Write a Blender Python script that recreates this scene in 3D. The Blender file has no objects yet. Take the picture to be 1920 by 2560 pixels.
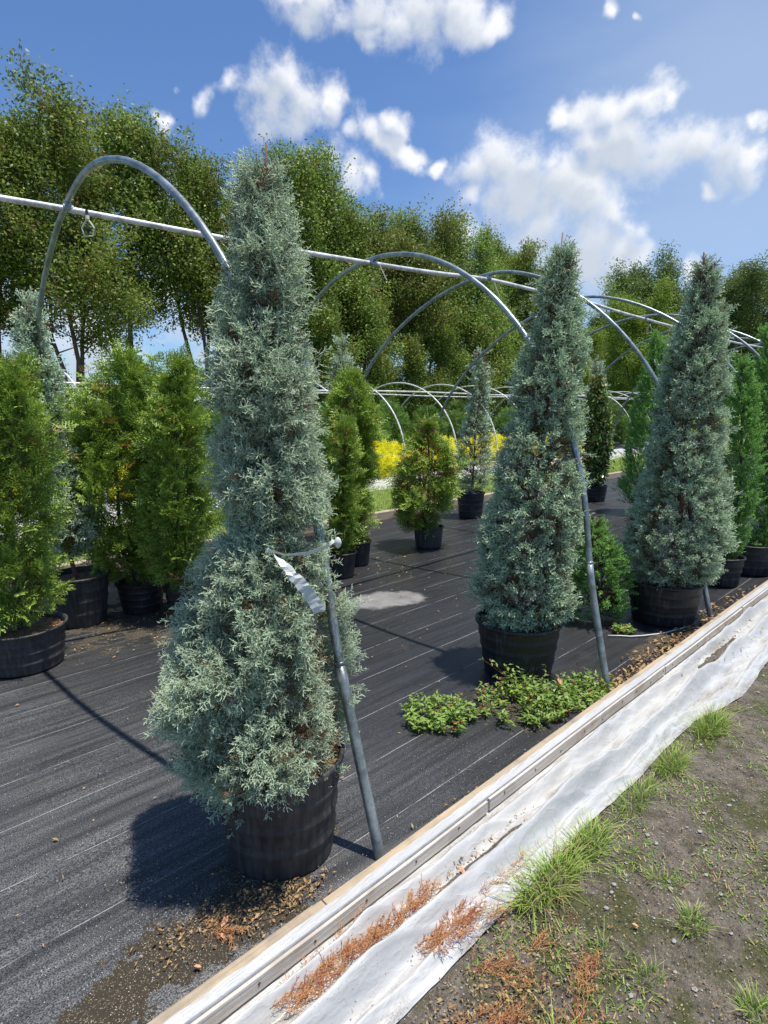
import bpy, math, random
import numpy as np
from mathutils import Vector, Matrix, noise
sc = bpy.context.scene
COL = sc.collection

# ------------------------------------------------------------------ camera
RIGHT = np.array((0.689894, 0.723856, -0.008913)); UP = np.array((-0.115002, 0.121745, 0.985877)); FWD = np.array((-0.714718, 0.679125, -0.167236))
cam = bpy.data.cameras.new('camera'); cam_o = bpy.data.objects.new('camera', cam); COL.objects.link(cam_o)
cam.sensor_fit = 'HORIZONTAL'; cam.sensor_width = 36.0; cam.lens = 27.46; cam.clip_start = 0.05; cam.clip_end = 2000
m = Matrix.Identity(4)
for i in range(3):
    m[i][0] = RIGHT[i]; m[i][1] = UP[i]; m[i][2] = -FWD[i]
m.translation = Vector((0, 0, 1.6))
cam_o.matrix_world = m
sc.camera = cam_o
RH = np.array([RIGHT[0], RIGHT[1], 0.0]); RH /= np.linalg.norm(RH)      # horizontal direction across the view

FH = np.array([FWD[0], FWD[1], 0.0]); FH /= np.linalg.norm(FH)           # horizontal direction of view

# ------------------------------------------------------------------ sky, sun, exposure
SUN = Vector((0.207, 0.127, 1.0)).normalized()
sun = bpy.data.lights.new('sun', 'SUN'); sun.energy = 4.3; sun.angle = math.radians(0.53); sun.color = (1.0, 0.94, 0.83)
sun_o = bpy.data.objects.new('sun', sun); COL.objects.link(sun_o)
sun_o.rotation_euler = SUN.to_track_quat('Z', 'Y').to_euler()
sc.view_settings.view_transform = 'Standard'; sc.view_settings.look = 'None'
sc.view_settings.exposure = 0.50; sc.view_settings.gamma = 1.0
world = bpy.data.worlds.new('World'); sc.world = world; world.use_nodes = True
SKY_STRENGTH = 0.087

CLOUDS = [(-0.695, 0.498, 0.518, 0.023), (-0.676, 0.528, 0.514, 0.031), (-0.658, 0.559, 0.505, 0.026), (-0.629, 0.581, 0.517, 0.034), (-0.613, 0.611, 0.501, 0.029), (-0.58, 0.634, 0.512, 0.037), (-0.55, 0.658, 0.514, 0.036), (-0.523, 0.686, 0.506, 0.022), (-0.642, 0.585, 0.495, 0.016), (-0.794, 0.437, 0.423, 0.017), (-0.775, 0.459, 0.435, 0.018), (-0.757, 0.491, 0.431, 0.03), (-0.74, 0.513, 0.435, 0.029), (-0.728, 0.539, 0.424, 0.032), (-0.705, 0.566, 0.427, 0.023), (-0.759, 0.506, 0.41, 0.023), (-0.808, 0.401, 0.433, 0.009), (-0.696, 0.6, 0.394, 0.016), (-0.672, 0.623, 0.401, 0.029), (-0.641, 0.648, 0.411, 0.021), (-0.661, 0.644, 0.386, 0.026), (-0.641, 0.67, 0.375, 0.016), (-0.743, 0.564, 0.361, 0.022), (-0.723, 0.587, 0.364, 0.026), (-0.708, 0.614, 0.348, 0.025), (-0.693, 0.636, 0.34, 0.017), (-0.835, 0.386, 0.392, 0.012), (-0.623, 0.697, 0.354, 0.01), (-0.58, 0.735, 0.35, 0.031), (-0.547, 0.758, 0.355, 0.037), (-0.517, 0.783, 0.347, 0.037), (-0.49, 0.801, 0.344, 0.029), (-0.533, 0.785, 0.315, 0.051), (-0.489, 0.813, 0.316, 0.043), (-0.459, 0.84, 0.29, 0.041), (-0.427, 0.864, 0.268, 0.036), (-0.403, 0.879, 0.254, 0.021), (-0.594, 0.743, 0.308, 0.022), (-0.506, 0.821, 0.265, 0.052), (-0.452, 0.861, 0.235, 0.051), (-0.419, 0.881, 0.219, 0.032), (-0.483, 0.851, 0.206, 0.04), (-0.457, 0.794, 0.4, 0.02), (-0.435, 0.811, 0.392, 0.028), (-0.408, 0.821, 0.4, 0.026), (-0.379, 0.832, 0.405, 0.024), (-0.359, 0.84, 0.408, 0.014), (-0.434, 0.824, 0.364, 0.029), (-0.397, 0.843, 0.363, 0.041), (-0.361, 0.863, 0.352, 0.042), (-0.326, 0.88, 0.346, 0.032), (-0.296, 0.896, 0.331, 0.033), (-0.271, 0.906, 0.326, 0.023), (-0.254, 0.897, 0.361, 0.012), (-0.312, 0.904, 0.292, 0.014), (-0.399, 0.78, 0.482, 0.01), (-0.368, 0.793, 0.487, 0.006), (-0.965, 0.229, 0.127, 0.053), (-0.946, 0.307, 0.106, 0.051), (-0.906, 0.386, 0.175, 0.046), (-0.884, 0.447, 0.138, 0.048), (-0.844, 0.527, 0.098, 0.065), (-0.775, 0.608, 0.17, 0.036), (-0.842, 0.499, 0.207, 0.027), (-0.943, 0.271, 0.192, 0.036), (-0.698, 0.688, 0.197, 0.043), (-0.756, 0.648, 0.092, 0.045), (-0.335, 0.924, 0.186, 0.018), (-0.608, 0.75, 0.259, 0.027)]

def cloud_group():
    g = bpy.data.node_groups.new('cloud_field', 'ShaderNodeTree')
    g.interface.new_socket('Vector', in_out='INPUT', socket_type='NodeSocketVector')
    g.interface.new_socket('Value', in_out='OUTPUT', socket_type='NodeSocketFloat')
    N, L = g.nodes, g.links
    gi = N.new('NodeGroupInput'); go = N.new('NodeGroupOutput')
    prev = None
    for (x, y, z, r) in CLOUDS:
        d = N.new('ShaderNodeVectorMath'); d.operation = 'DISTANCE'; L.new(gi.outputs[0], d.inputs[0]); d.inputs[1].default_value = (x, y, z)
        k = N.new('ShaderNodeMath'); k.operation = 'DIVIDE'; L.new(d.outputs['Value'], k.inputs[0]); k.inputs[1].default_value = r*.96
        if prev is None: prev = k.outputs[0]
        else:
            mn = N.new('ShaderNodeMath'); mn.operation = 'SMOOTH_MIN'; L.new(prev, mn.inputs[0]); L.new(k.outputs[0], mn.inputs[1]); mn.inputs[2].default_value = 0.35
            prev = mn.outputs[0]
    L.new(prev, go.inputs[0])
    return g

def build_world():
    nt = world.node_tree; N, L = nt.nodes, nt.links; N.clear()
    def math_(op, a, b=None, clamp=False):
        n = N.new('ShaderNodeMath'); n.operation = op; n.use_clamp = clamp
        for i, v in enumerate((a, b)):
            if v is None: continue
            if isinstance(v, (int, float)): n.inputs[i].default_value = v
            else: L.new(v, n.inputs[i])
        return n.outputs[0]
    def smooth(v, a, b):
        n = N.new('ShaderNodeMapRange'); n.interpolation_type = 'SMOOTHSTEP'
        L.new(v, n.inputs[0]); n.inputs[1].default_value = a; n.inputs[2].default_value = b
        return n.outputs[0]
    tc = N.new('ShaderNodeTexCoord'); P = tc.outputs['Generated']
    sky = N.new('ShaderNodeTexSky'); sky.sky_type = 'NISHITA'; sky.sun_disc = False
    sky.sun_elevation = math.asin(SUN.z); sky.sun_rotation = math.atan2(SUN.x, SUN.y)
    sky.altitude = 50; sky.air_density = 1.0; sky.dust_density = 0.6; sky.ozone_density = 2.2
    nz = N.new('ShaderNodeTexNoise'); nz.inputs['Scale'].default_value = 17; nz.inputs['Detail'].default_value = 10; nz.inputs['Roughness'].default_value = 0.60
    L.new(P, nz.inputs['Vector'])
    wz = N.new('ShaderNodeTexNoise'); wz.inputs['Scale'].default_value = 11; wz.inputs['Detail'].default_value = 4
    L.new(P, wz.inputs['Vector'])
    wv = N.new('ShaderNodeVectorMath'); wv.operation = 'SUBTRACT'; L.new(wz.outputs['Color'], wv.inputs[0]); wv.inputs[1].default_value = (0.5, 0.5, 0.5)
    ws = N.new('ShaderNodeVectorMath'); ws.operation = 'SCALE'; L.new(wv.outputs[0], ws.inputs[0]); ws.inputs['Scale'].default_value = 0.09
    PW = N.new('ShaderNodeVectorMath'); PW.operation = 'ADD'; L.new(P, PW.inputs[0]); L.new(ws.outputs[0], PW.inputs[1])
    sh = N.new('ShaderNodeVectorMath'); sh.operation = 'ADD'; L.new(PW.outputs[0], sh.inputs[0]); sh.inputs[1].default_value = (0.006, 0.006, 0.026)
    grp = cloud_group()
    g1 = N.new('ShaderNodeGroup'); g1.node_tree = grp; L.new(PW.outputs[0], g1.inputs[0])
    g2 = N.new('ShaderNodeGroup'); g2.node_tree = grp; L.new(sh.outputs[0], g2.inputs[0])
    nn = math_('MULTIPLY', math_('SUBTRACT', nz.outputs['Fac'], 0.5), 3.3)
    f1 = math_('ADD', g1.outputs[0], nn); f2 = math_('ADD', g2.outputs[0], math_('MULTIPLY', nn, 0.5))
    dens = smooth(f1, 1.55, 0.15)
    above = smooth(f2, 1.5, 0.3)
    # thin high veil to the right and milky air low down
    vz = N.new('ShaderNodeTexNoise'); vz.inputs['Scale'].default_value = 3.0; vz.inputs['Detail'].default_value = 4
    vm = N.new('ShaderNodeMapping'); vm.inputs['Scale'].default_value = (1, 1, 3.5); vm.inputs['Rotation'].default_value = (0.3, 0.5, 0)
    L.new(P, vm.inputs['Vector']); L.new(vm.outputs[0], vz.inputs['Vector'])
    def veil(c, r):
        d = N.new('ShaderNodeVectorMath'); d.operation = 'DISTANCE'; L.new(P, d.inputs[0]); d.inputs[1].default_value = c
        return smooth(math_('ADD', math_('DIVIDE', d.outputs['Value'], r), math_('MULTIPLY', math_('SUBTRACT', vz.outputs['Fac'], 0.5), 1.2)), 1.5, 0.2)
    v = math_('MAXIMUM', math_('MULTIPLY', veil((-0.28, 0.90, 0.34), 0.30), 0.55), math_('MULTIPLY', veil((-0.44, 0.864, 0.22), 0.26), 0.5))
    sep = N.new('ShaderNodeSeparateXYZ'); L.new(P, sep.inputs[0])
    tint = N.new('ShaderNodeMix'); tint.data_type = 'RGBA'; tint.blend_type = 'MULTIPLY'; tint.inputs[0].default_value = 1.0
    L.new(sky.outputs[0], tint.inputs[6]); tint.inputs[7].default_value = (0.79, 1.0, 1.26, 1)
    mv = N.new('ShaderNodeMix'); mv.data_type = 'RGBA'; L.new(v, mv.inputs[0]); L.new(tint.outputs[2], mv.inputs[6]); mv.inputs[7].default_value = (4.4, 5.4, 6.9, 1)
    cc = N.new('ShaderNodeMix'); cc.data_type = 'RGBA'; L.new(math_('MULTIPLY', above, 0.85), cc.inputs[0])
    cc.inputs[6].default_value = (8.6, 8.65, 8.8, 1); cc.inputs[7].default_value = (4.5, 5.1, 6.0, 1)
    mc = N.new('ShaderNodeMix'); mc.data_type = 'RGBA'; L.new(math_('MULTIPLY', dens, 0.96), mc.inputs[0]); L.new(mv.outputs[2], mc.inputs[6]); L.new(cc.outputs[2], mc.inputs[7])
    bg = N.new('ShaderNodeBackground'); bg.inputs['Strength'].default_value = SKY_STRENGTH
    L.new(mc.outputs[2], bg.inputs['Color'])
    out = N.new('ShaderNodeOutputWorld'); L.new(bg.outputs[0], out.inputs['Surface'])
build_world()

# ------------------------------------------------------------------ helpers
def unit(v): return v/(np.linalg.norm(v)+1e-9)
rng = np.random.default_rng(7); random.seed(7)

def tag(o, label=None, cat=None, group=None, kind=None):
    if label: o['label'] = label
    if cat: o['category'] = cat
    if group: o['group'] = group
    if kind: o['kind'] = kind
    return o

def empty(name, loc, label, cat, group=None):
    o = bpy.data.objects.new(name, None); COL.objects.link(o); o.location = loc; o.empty_display_size = 0.1
    return tag(o, label, cat, group)

def nz3(p, s=1.0): return noise.noise(Vector((p[0]*s, p[1]*s, p[2]*s)))
def fbm(x, y, z=0.0): return noise.noise(Vector((x, y, z))) + 0.5*noise.noise(Vector((x*2.1, y*2.1, z+3))) + 0.25*noise.noise(Vector((x*4.3, y*4.3, z+7)))

def link_mesh(name, verts, faces, mat, parent=None, tint=None, smooth=False, origin=None):
    """faces: (n,4) or (n,3) integer array, or a list of tuples. origin: world point kept as the object's origin"""
    me = bpy.data.meshes.new(name)
    verts = np.asarray(verts, dtype=np.float32)
    if origin is not None: verts = verts - np.asarray(origin, dtype=np.float32)
    if isinstance(faces, np.ndarray):
        n, k = faces.shape
        me.vertices.add(len(verts)); me.vertices.foreach_set('co', verts.ravel())
        me.loops.add(n*k); me.loops.foreach_set('vertex_index', faces.astype(np.int32).ravel())
        me.polygons.add(n); me.polygons.foreach_set('loop_start', np.arange(0, n*k, k, dtype=np.int32))
        try: me.polygons.foreach_set('loop_total', np.full(n, k, dtype=np.int32))
        except Exception: pass
        me.update(calc_edges=True)
    else:
        me.from_pydata([tuple(map(float, v)) for v in verts], [], faces)
    if tint is not None:
        a = me.attributes.new('tint', 'FLOAT_COLOR', 'POINT'); a.data.foreach_set('color', np.asarray(tint, dtype=np.float32).ravel())
    if smooth: me.polygons.foreach_set('use_smooth', np.ones(len(me.polygons), dtype=bool))
    me.materials.append(mat)
    o = bpy.data.objects.new(name, me); COL.objects.link(o)
    if parent is not None: o.parent = parent
    if origin is not None and parent is None: o.location = origin
    return o

class MB:
    def __init__(s): s.v = []; s.f = []
    def add(s, v, f):
        n = len(s.v); s.v += [tuple(map(float, p)) for p in v]; s.f += [tuple(i+n for i in q) for q in f]; return s
    def box(s, a, b):
        x0, y0, z0 = a; x1, y1, z1 = b
        return s.add([(x0,y0,z0),(x1,y0,z0),(x1,y1,z0),(x0,y1,z0),(x0,y0,z1),(x1,y0,z1),(x1,y1,z1),(x0,y1,z1)],
                     [(0,3,2,1),(4,5,6,7),(0,1,5,4),(1,2,6,5),(2,3,7,6),(3,0,4,7)])
    def tube(s, pts, rad, n=10, cap=True):
        pts = [np.array(p, float) for p in pts]; R = rad if hasattr(rad, '__len__') else [rad]*len(pts)
        ref = None; V = []; F = []
        for i, p in enumerate(pts):
            t = pts[min(i+1, len(pts)-1)] - pts[max(i-1, 0)]; t /= np.linalg.norm(t)+1e-9
            if ref is None:
                a = np.array([0, 0, 1.0]) if abs(t[2]) < .9 else np.array([1.0, 0, 0])
                ref = np.cross(t, a)
            ref = ref - t*(ref@t); ref /= np.linalg.norm(ref)+1e-9
            b = np.cross(t, ref)
            for k in range(n):
                an = 2*math.pi*k/n; V.append(p + R[i]*(math.cos(an)*ref + math.sin(an)*b))
        for i in range(len(pts)-1):
            for k in range(n):
                a = i*n+k; b2 = i*n+(k+1) % n; F.append((a, b2, b2+n, a+n))
        if cap: F.append(tuple(range(n))[::-1]); F.append(tuple((len(pts)-1)*n+k for k in range(n)))
        return s.add(V, F)
    def lathe(s, prof, c=(0, 0, 0), n=40, jit=0.0):
        V = []; F = []
        for (r, z) in prof:
            for k in range(n):
                an = 2*math.pi*k/n; rr = r*(1+jit*math.sin(2*an+1.0)+jit*.5*math.sin(3*an+z*9))
                V.append((c[0]+rr*math.cos(an), c[1]+rr*math.sin(an), c[2]+z))
        for i in range(len(prof)-1):
            for k in range(n):
                a = i*n+k; b = i*n+(k+1) % n; F.append((a, b, b+n, a+n))
        return s.add(V, F)
    def build(s, name, mat, parent=None, smooth=False, origin=None):
        return link_mesh(name, s.v, s.f, mat, parent, smooth=smooth, origin=origin)

# ------------------------------------------------------------------ materials
class NT:
    def __init__(s, name):
        s.m = bpy.data.materials.new(name); s.m.use_nodes = True; s.t = s.m.node_tree; s.N = s.t.nodes; s.L = s.t.links
        s.b = s.N['Principled BSDF']; s.out = s.N['Material Output']
    def set(s, k, v):
        i = s.b.inputs[k]
        if isinstance(v, (int, float)) or isinstance(v, tuple): i.default_value = v
        else: s.L.new(v, i)
        return s
    def coord(s, scale=(1, 1, 1), kind='Object'):
        tc = s.N.new('ShaderNodeTexCoord'); mp = s.N.new('ShaderNodeMapping'); mp.inputs['Scale'].default_value = scale
        s.L.new(tc.outputs[kind], mp.inputs['Vector']); return mp.outputs[0]
    def noise(s, vec, scale, detail=4, rough=.55, out='Fac'):
        n = s.N.new('ShaderNodeTexNoise'); s.L.new(vec, n.inputs['Vector']); n.inputs['Scale'].default_value = scale
        n.inputs['Detail'].default_value = detail; n.inputs['Roughness'].default_value = rough; return n.outputs[out]
    def voro(s, vec, scale, out='Distance', feature='F1'):
        n = s.N.new('ShaderNodeTexVoronoi'); n.feature = feature; s.L.new(vec, n.inputs['Vector']); n.inputs['Scale'].default_value = scale; return n.outputs[out]
    def rng(s, v, a, b, c=0., d=1., smooth=False):
        n = s.N.new('ShaderNodeMapRange'); s.L.new(v, n.inputs[0])
        if smooth: n.interpolation_type = 'SMOOTHSTEP'
        for i, x in enumerate((a, b, c, d)): n.inputs[i+1].default_value = x
        return n.outputs[0]
    def ma(s, op, a, b=0., c=None):
        n = s.N.new('ShaderNodeMath'); n.operation = op
        for i, v in enumerate((a, b) if c is None else (a, b, c)):
            if isinstance(v, (int, float)): n.inputs[i].default_value = v
            else: s.L.new(v, n.inputs[i])
        return n.outputs[0]
    def mix(s, f, a, b, mode='MIX'):
        n = s.N.new('ShaderNodeMix'); n.data_type = 'RGBA'; n.blend_type = mode
        for i, v in ((0, f), (6, a), (7, b)):
            if isinstance(v, (int, float)): n.inputs[i].default_value = v
            elif isinstance(v, tuple): n.inputs[i].default_value = v if len(v) == 4 else v+(1,)
            else: s.L.new(v, n.inputs[i])
        return n.outputs[2]
    def sep(s, v):
        n = s.N.new('ShaderNodeSeparateXYZ'); s.L.new(v, n.inputs[0]); return n.outputs
    def attr(s, name='tint'):
        n = s.N.new('ShaderNodeAttribute'); n.attribute_name = name; q = s.N.new('ShaderNodeSeparateColor'); s.L.new(n.outputs['Color'], q.inputs[0]); return q.outputs
    def bump(s, v, dist, strength=1.0):
        n = s.N.new('ShaderNodeBump'); n.inputs['Distance'].default_value = dist; n.inputs['Strength'].default_value = strength
        s.L.new(v, n.inputs['Height']); s.L.new(n.outputs[0], s.b.inputs['Normal']); return s

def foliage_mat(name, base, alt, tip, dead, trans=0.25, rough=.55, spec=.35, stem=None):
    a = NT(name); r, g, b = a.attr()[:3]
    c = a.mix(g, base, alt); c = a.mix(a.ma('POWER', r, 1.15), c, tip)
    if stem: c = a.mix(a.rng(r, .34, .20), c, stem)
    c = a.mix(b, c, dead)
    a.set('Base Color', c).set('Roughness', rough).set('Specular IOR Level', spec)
    tr = a.N.new('ShaderNodeBsdfTranslucent'); a.L.new(c, tr.inputs['Color'])
    mx = a.N.new('ShaderNodeMixShader'); mx.inputs[0].default_value = trans
    a.L.new(a.b.outputs[0], mx.inputs[1]); a.L.new(tr.outputs[0], mx.inputs[2]); a.L.new(mx.outputs[0], a.out.inputs['Surface'])
    return a.m

M = {}
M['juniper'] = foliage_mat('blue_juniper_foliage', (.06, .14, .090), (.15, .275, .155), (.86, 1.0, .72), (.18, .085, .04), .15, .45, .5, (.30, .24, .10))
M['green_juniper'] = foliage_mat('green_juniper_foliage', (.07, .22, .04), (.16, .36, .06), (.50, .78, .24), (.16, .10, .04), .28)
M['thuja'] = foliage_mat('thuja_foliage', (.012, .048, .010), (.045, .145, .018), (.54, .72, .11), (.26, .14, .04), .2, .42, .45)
M['golden'] = foliage_mat('golden_foliage', (.80, .74, .02), (.9, .85, .03), (.95, .93, .10), (.3, .25, .03), .35)
def vary(m, amt=.35):
    t = m.node_tree; o = t.nodes.new('ShaderNodeObjectInfo'); b = t.nodes['Principled BSDF']; h = t.nodes.new('ShaderNodeHueSaturation')
    for sock, (a, c) in (('Hue', (.485, .515)), ('Value', (1-amt, 1+amt))):
        r = t.nodes.new('ShaderNodeMapRange'); t.links.new(o.outputs['Random'], r.inputs[0]); r.inputs[3].default_value = a; r.inputs[4].default_value = c; t.links.new(r.outputs[0], h.inputs[sock])
    src = b.inputs['Base Color'].links[0].from_socket; t.links.new(src, h.inputs['Color']); t.links.new(h.outputs[0], b.inputs['Base Color'])
    tr = [n for n in t.nodes if n.type == 'BSDF_TRANSLUCENT'][0]; t.links.new(h.outputs[0], tr.inputs['Color'])
M['holly'] = foliage_mat('holly_leaves', (.05, .12, .025), (.10, .20, .04), (.25, .34, .08), (.2, .1, .03), .2, .25, .7)
M['oak'] = foliage_mat('oak_leaves', (.07, .14, .020), (.17, .27, .035), (.36, .46, .10), (.30, .20, .06), .35, .5, .35)
M['locust'] = foliage_mat('locust_leaves', (.15, .25, .03), (.22, .34, .04), (.34, .44, .07), (.2, .2, .04), .4, .5, .3)
M['pine'] = foliage_mat('far_leaves', (.08, .13, .035), (.13, .19, .05), (.2, .25, .07), (.1, .1, .03), .3, .5, .3)
M['hedge'] = foliage_mat('hedge_leaves', (.07, .15, .035), (.13, .25, .05), (.24, .38, .08), (.12, .08, .03), .3, .5, .35)
M['weed'] = foliage_mat('weed_leaves', (.13, .27, .06), (.22, .36, .07), (.40, .50, .10), (.28, .10, .05), .3, .45, .4)
M['grass'] = foliage_mat('grass_blades', (.11, .24, .03), (.22, .37, .05), (.46, .58, .13), (.48, .38, .18), .3, .45, .35)
M['dead_sprig'] = foliage_mat('dried_sprig', (.50, .20, .10), (.60, .29, .12), (.70, .40, .18), (.40, .12, .08), .15, .6, .2)
M['litter'] = foliage_mat('litter_bits', (.22, .12, .06), (.38, .24, .10), (.50, .36, .18), (.10, .06, .04), .1, .7, .2)

for k_ in ('oak', 'hedge', 'pine'): vary(M[k_], .22)
def bark(name, c1, c2):
    a = NT(name); v = a.coord((1, 1, .25)); n = a.noise(v, 40, 6)
    a.set('Base Color', a.mix(n, c1, c2)).set('Roughness', .85).bump(n, .004); return a.m
M['bark'] = bark('bark', (.05, .04, .03), (.16, .12, .09))
M['twig'] = bark('red_brown_twig', (.13, .06, .04), (.30, .15, .10))

def mk_pipe(name, col, rough, metal):
    a = NT(name); v = a.coord(); n = a.noise(v, 9, 5); n2 = a.noise(v, 90, 3)
    c = a.mix(a.rng(n, .42, .58), col, tuple(x*.62 for x in col)); c = a.mix(a.rng(a.noise(v, 28, 4), .5, .62, 0, .5), c, tuple(min(1, x*1.35) for x in col)); c = a.mix(a.rng(n2, .60, .70, 0, .6), c, (.25, .17, .10))
    a.set('Base Color', c).set('Roughness', rough).set('Metallic', metal).bump(n2, .0006); return a.m
M['pipe'] = mk_pipe('galvanised_steel', (.30, .35, .37), .38, .55)
M['ridge'] = mk_pipe('bright_galvanised_steel', (.74, .74, .74), .45, .12)

def mk_pot():
    a = NT('black_pot_plastic'); v = a.coord(); n = a.noise(v, 6, 5); st = a.noise(a.coord((22, 22, 2.0)), 2.2, 4); z = a.sep(v)[2]
    dust = a.ma('MULTIPLY', a.rng(st, .5, .75), a.rng(n, .4, .62))
    c = a.mix(dust, (.016, .017, .02), (.11, .10, .09)); c = a.mix(a.rng(n, .55, .8, 0, .5), c, (.055, .045, .035))
    sp = a.voro(v, 60); c = a.mix(a.rng(sp, .10, .06), c, (.16, .15, .14))
    a.set('Base Color', c).set('Roughness', a.rng(n, .3, .7, .38, .62)).set('Specular IOR Level', .45).bump(n, .002); return a.m
M['pot'] = mk_pot()
def mk_pot2():
    a = NT('faded_pot_plastic'); v = a.coord(); n = a.noise(v, 5, 5); st = a.noise(a.coord((22, 22, 2.0)), 2.2, 4)
    c = a.mix(a.rng(st, .4, .7), (.024, .024, .026), (.075, .07, .066)); c = a.mix(a.rng(n, .55, .75, 0, .6), c, (.10, .08, .065))
    a.set('Base Color', c).set('Roughness', .55).bump(n, .002); return a.m
M['pot_faded'] = mk_pot2()
def mk_soil():
    a = NT('bark_mulch'); v = a.coord(); n = a.noise(v, 60, 6); q = a.voro(v, 45, 'Color')
    c = a.mix(n, (.10, .05, .025), (.42, .22, .10)); c = a.mix(.35, c, a.mix(a.sep(q)[0], (.08, .05, .03), (.5, .3, .15)))
    a.set('Base Color', c).set('Roughness', .9).bump(n, .02); return a.m
M['soil'] = mk_soil()

def mk_fabric():
    a = NT('woven_weed_fabric'); v = a.coord(); x, y, _ = a.sep(v)
    # sewn guide lines every 33 cm along the bed
    wob = a.ma('MULTIPLY', a.ma('SUBTRACT', a.noise(a.coord((.4, .6, 1)), 1.5, 3), .5), .035)
    u = a.ma('ADD', a.ma('ADD', x, 2.836+.332*40), wob)
    fr = a.ma('ABSOLUTE', a.ma('SUBTRACT', a.ma('FRACT', a.ma('ADD', a.ma('DIVIDE', u, .332), .5)), .5))
    line = a.rng(fr, .0065, .0035)
    brk = a.rng(a.noise(a.coord((1, 1.2, 1)), 5, 3), .36, .52)
    line = a.ma('MULTIPLY', line, a.ma('MULTIPLY', brk, a.rng(a.noise(v, 90, 2), .3, .5, .35, 1)))
    big = a.noise(v, .9, 4); mid = a.noise(v, 5, 6, .6)
    streak = a.noise(a.coord((24, 1.1, 1)), 1.0, 7, .66)
    grain = a.noise(a.coord((1.7, 1, 1)), 210, 3, .7)
    near = a.ma('MULTIPLY', a.rng(a.ma('SUBTRACT', y, a.ma('MULTIPLY', x, .35)), 3.4, .9, 0, 1, True), a.rng(streak, .25, .6, .55, 1))       # lighter near end: glint of the weave painted as pale speckle
    c = a.mix(a.rng(streak, .35, .7), (.014, .015, .018), (.034, .035, .038))
    fl = a.ma('MULTIPLY', near, a.rng(grain, .46, .60)); c = a.mix(a.ma('MULTIPLY', fl, a.rng(streak, .36, .62, .40, 1)), c, (.25, .25, .255))
    c = a.mix(a.ma('MULTIPLY', a.rng(grain, .56, .72), .35), c, (.13, .13, .135))
    c = a.mix(a.rng(mid, .58, .8, 0, .45), c, (.075, .065, .055))
    c = a.mix(a.rng(big, .52, .7, 0, .35), c, (.012, .013, .016))
    # dried pale silt film
    dx = a.ma('DIVIDE', a.ma('ADD', x, 3.52), .22); dy = a.ma('DIVIDE', a.ma('SUBTRACT', y, 3.36), .33)
    sk = a.ma('ADD', dx, a.ma('MULTIPLY', dy, -.35))
    dd = a.ma('ADD', a.ma('SQRT', a.ma('ADD', a.ma('MULTIPLY', sk, sk), a.ma('MULTIPLY', dy, dy))), a.ma('MULTIPLY', a.ma('SUBTRACT', a.noise(v, 6, 4), .5), 1.1))
    c = a.mix(a.ma('MULTIPLY', a.rng(dd, 1.1, .8), a.rng(mid, .3, .6, .5, .85)), c, (.30, .29, .285))
    # white perlite crumbs
    sp = a.voro(a.coord((1, 1, .2)), 95); sm = a.ma('MULTIPLY', a.rng(sp, .14, .09), a.rng(a.noise(v, 3.2, 3), .50, .62))
    c = a.mix(a.ma('MULTIPLY', sm, a.rng(x, -2.3, -1.6, 0, 1)), c, (.5, .48, .44))
    c = a.mix(line, c, (.33, .33, .34))
    a.set('Base Color', c).set('Roughness', a.rng(big, .35, .65, .34, .5)).set('Specular IOR Level', .42)
    wr = a.ma('ADD', a.ma('MULTIPLY', streak, .35), a.ma('MULTIPLY', a.noise(a.coord((4, .7, 1)), 1.6, 3), 1.4))
    a.bump(a.ma('ADD', a.ma('MULTIPLY', grain, .12), wr), .010, .8)
    return a.m
M['fabric'] = mk_fabric()

def mk_ground():
    a = NT('bare_soil_and_grass'); v = a.coord(); x, y, _ = a.sep(v)
    n1 = a.noise(v, 2.2, 5); n2 = a.noise(v, 14, 6, .65); n3 = a.noise(v, 120, 4, .7)
    c = a.mix(a.rng(n2, .3, .7), (.12, .10, .078), (.38, .33, .26))
    c = a.mix(a.rng(n3, .35, .7, 0, .6), c, (.055, .05, .04))
    mo = a.ma('ADD', a.ma('MULTIPLY', n1, .6), a.ma('MULTIPLY', a.noise(v, 9, 5), .4)); c = a.mix(a.ma('MULTIPLY', a.rng(mo, .49, .57), a.rng(n3, .3, .6, .4, 1)), c, (.095, .105, .03))
    c = a.mix(a.rng(a.noise(v, 5.5, 4), .60, .72, 0, .6), c, (.13, .085, .03))
    st = a.voro(v, 55); c = a.mix(a.ma('MULTIPLY', a.rng(st, .16, .10), .8), c, (.40, .39, .37)); s2 = a.voro(v, 170); c = a.mix(a.ma('MULTIPLY', a.rng(s2, .2, .12), a.rng(n2, .4, .6)), c, (.5, .48, .45)); c = a.mix(a.rng(a.noise(v, 45, 4), .56, .70, 0, .8), c, (.04, .035, .03))
    gr = a.mix(a.rng(n2, .3, .7), (.10, .17, .03), (.26, .30, .08))
    gm = a.ma('MULTIPLY', a.rng(a.ma('ADD', x, a.ma('MULTIPLY', a.ma('SUBTRACT', n1, .5), 1.2)), -6.7, -7.1), 1.0)
    c = a.mix(gm, c, gr)
    a.set('Base Color', c).set('Roughness', .88).set('Specular IOR Level', .25)
    a.bump(a.ma('ADD', n2, a.ma('MULTIPLY', n3, .7)), .03); return a.m
M['ground'] = mk_ground()

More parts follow.
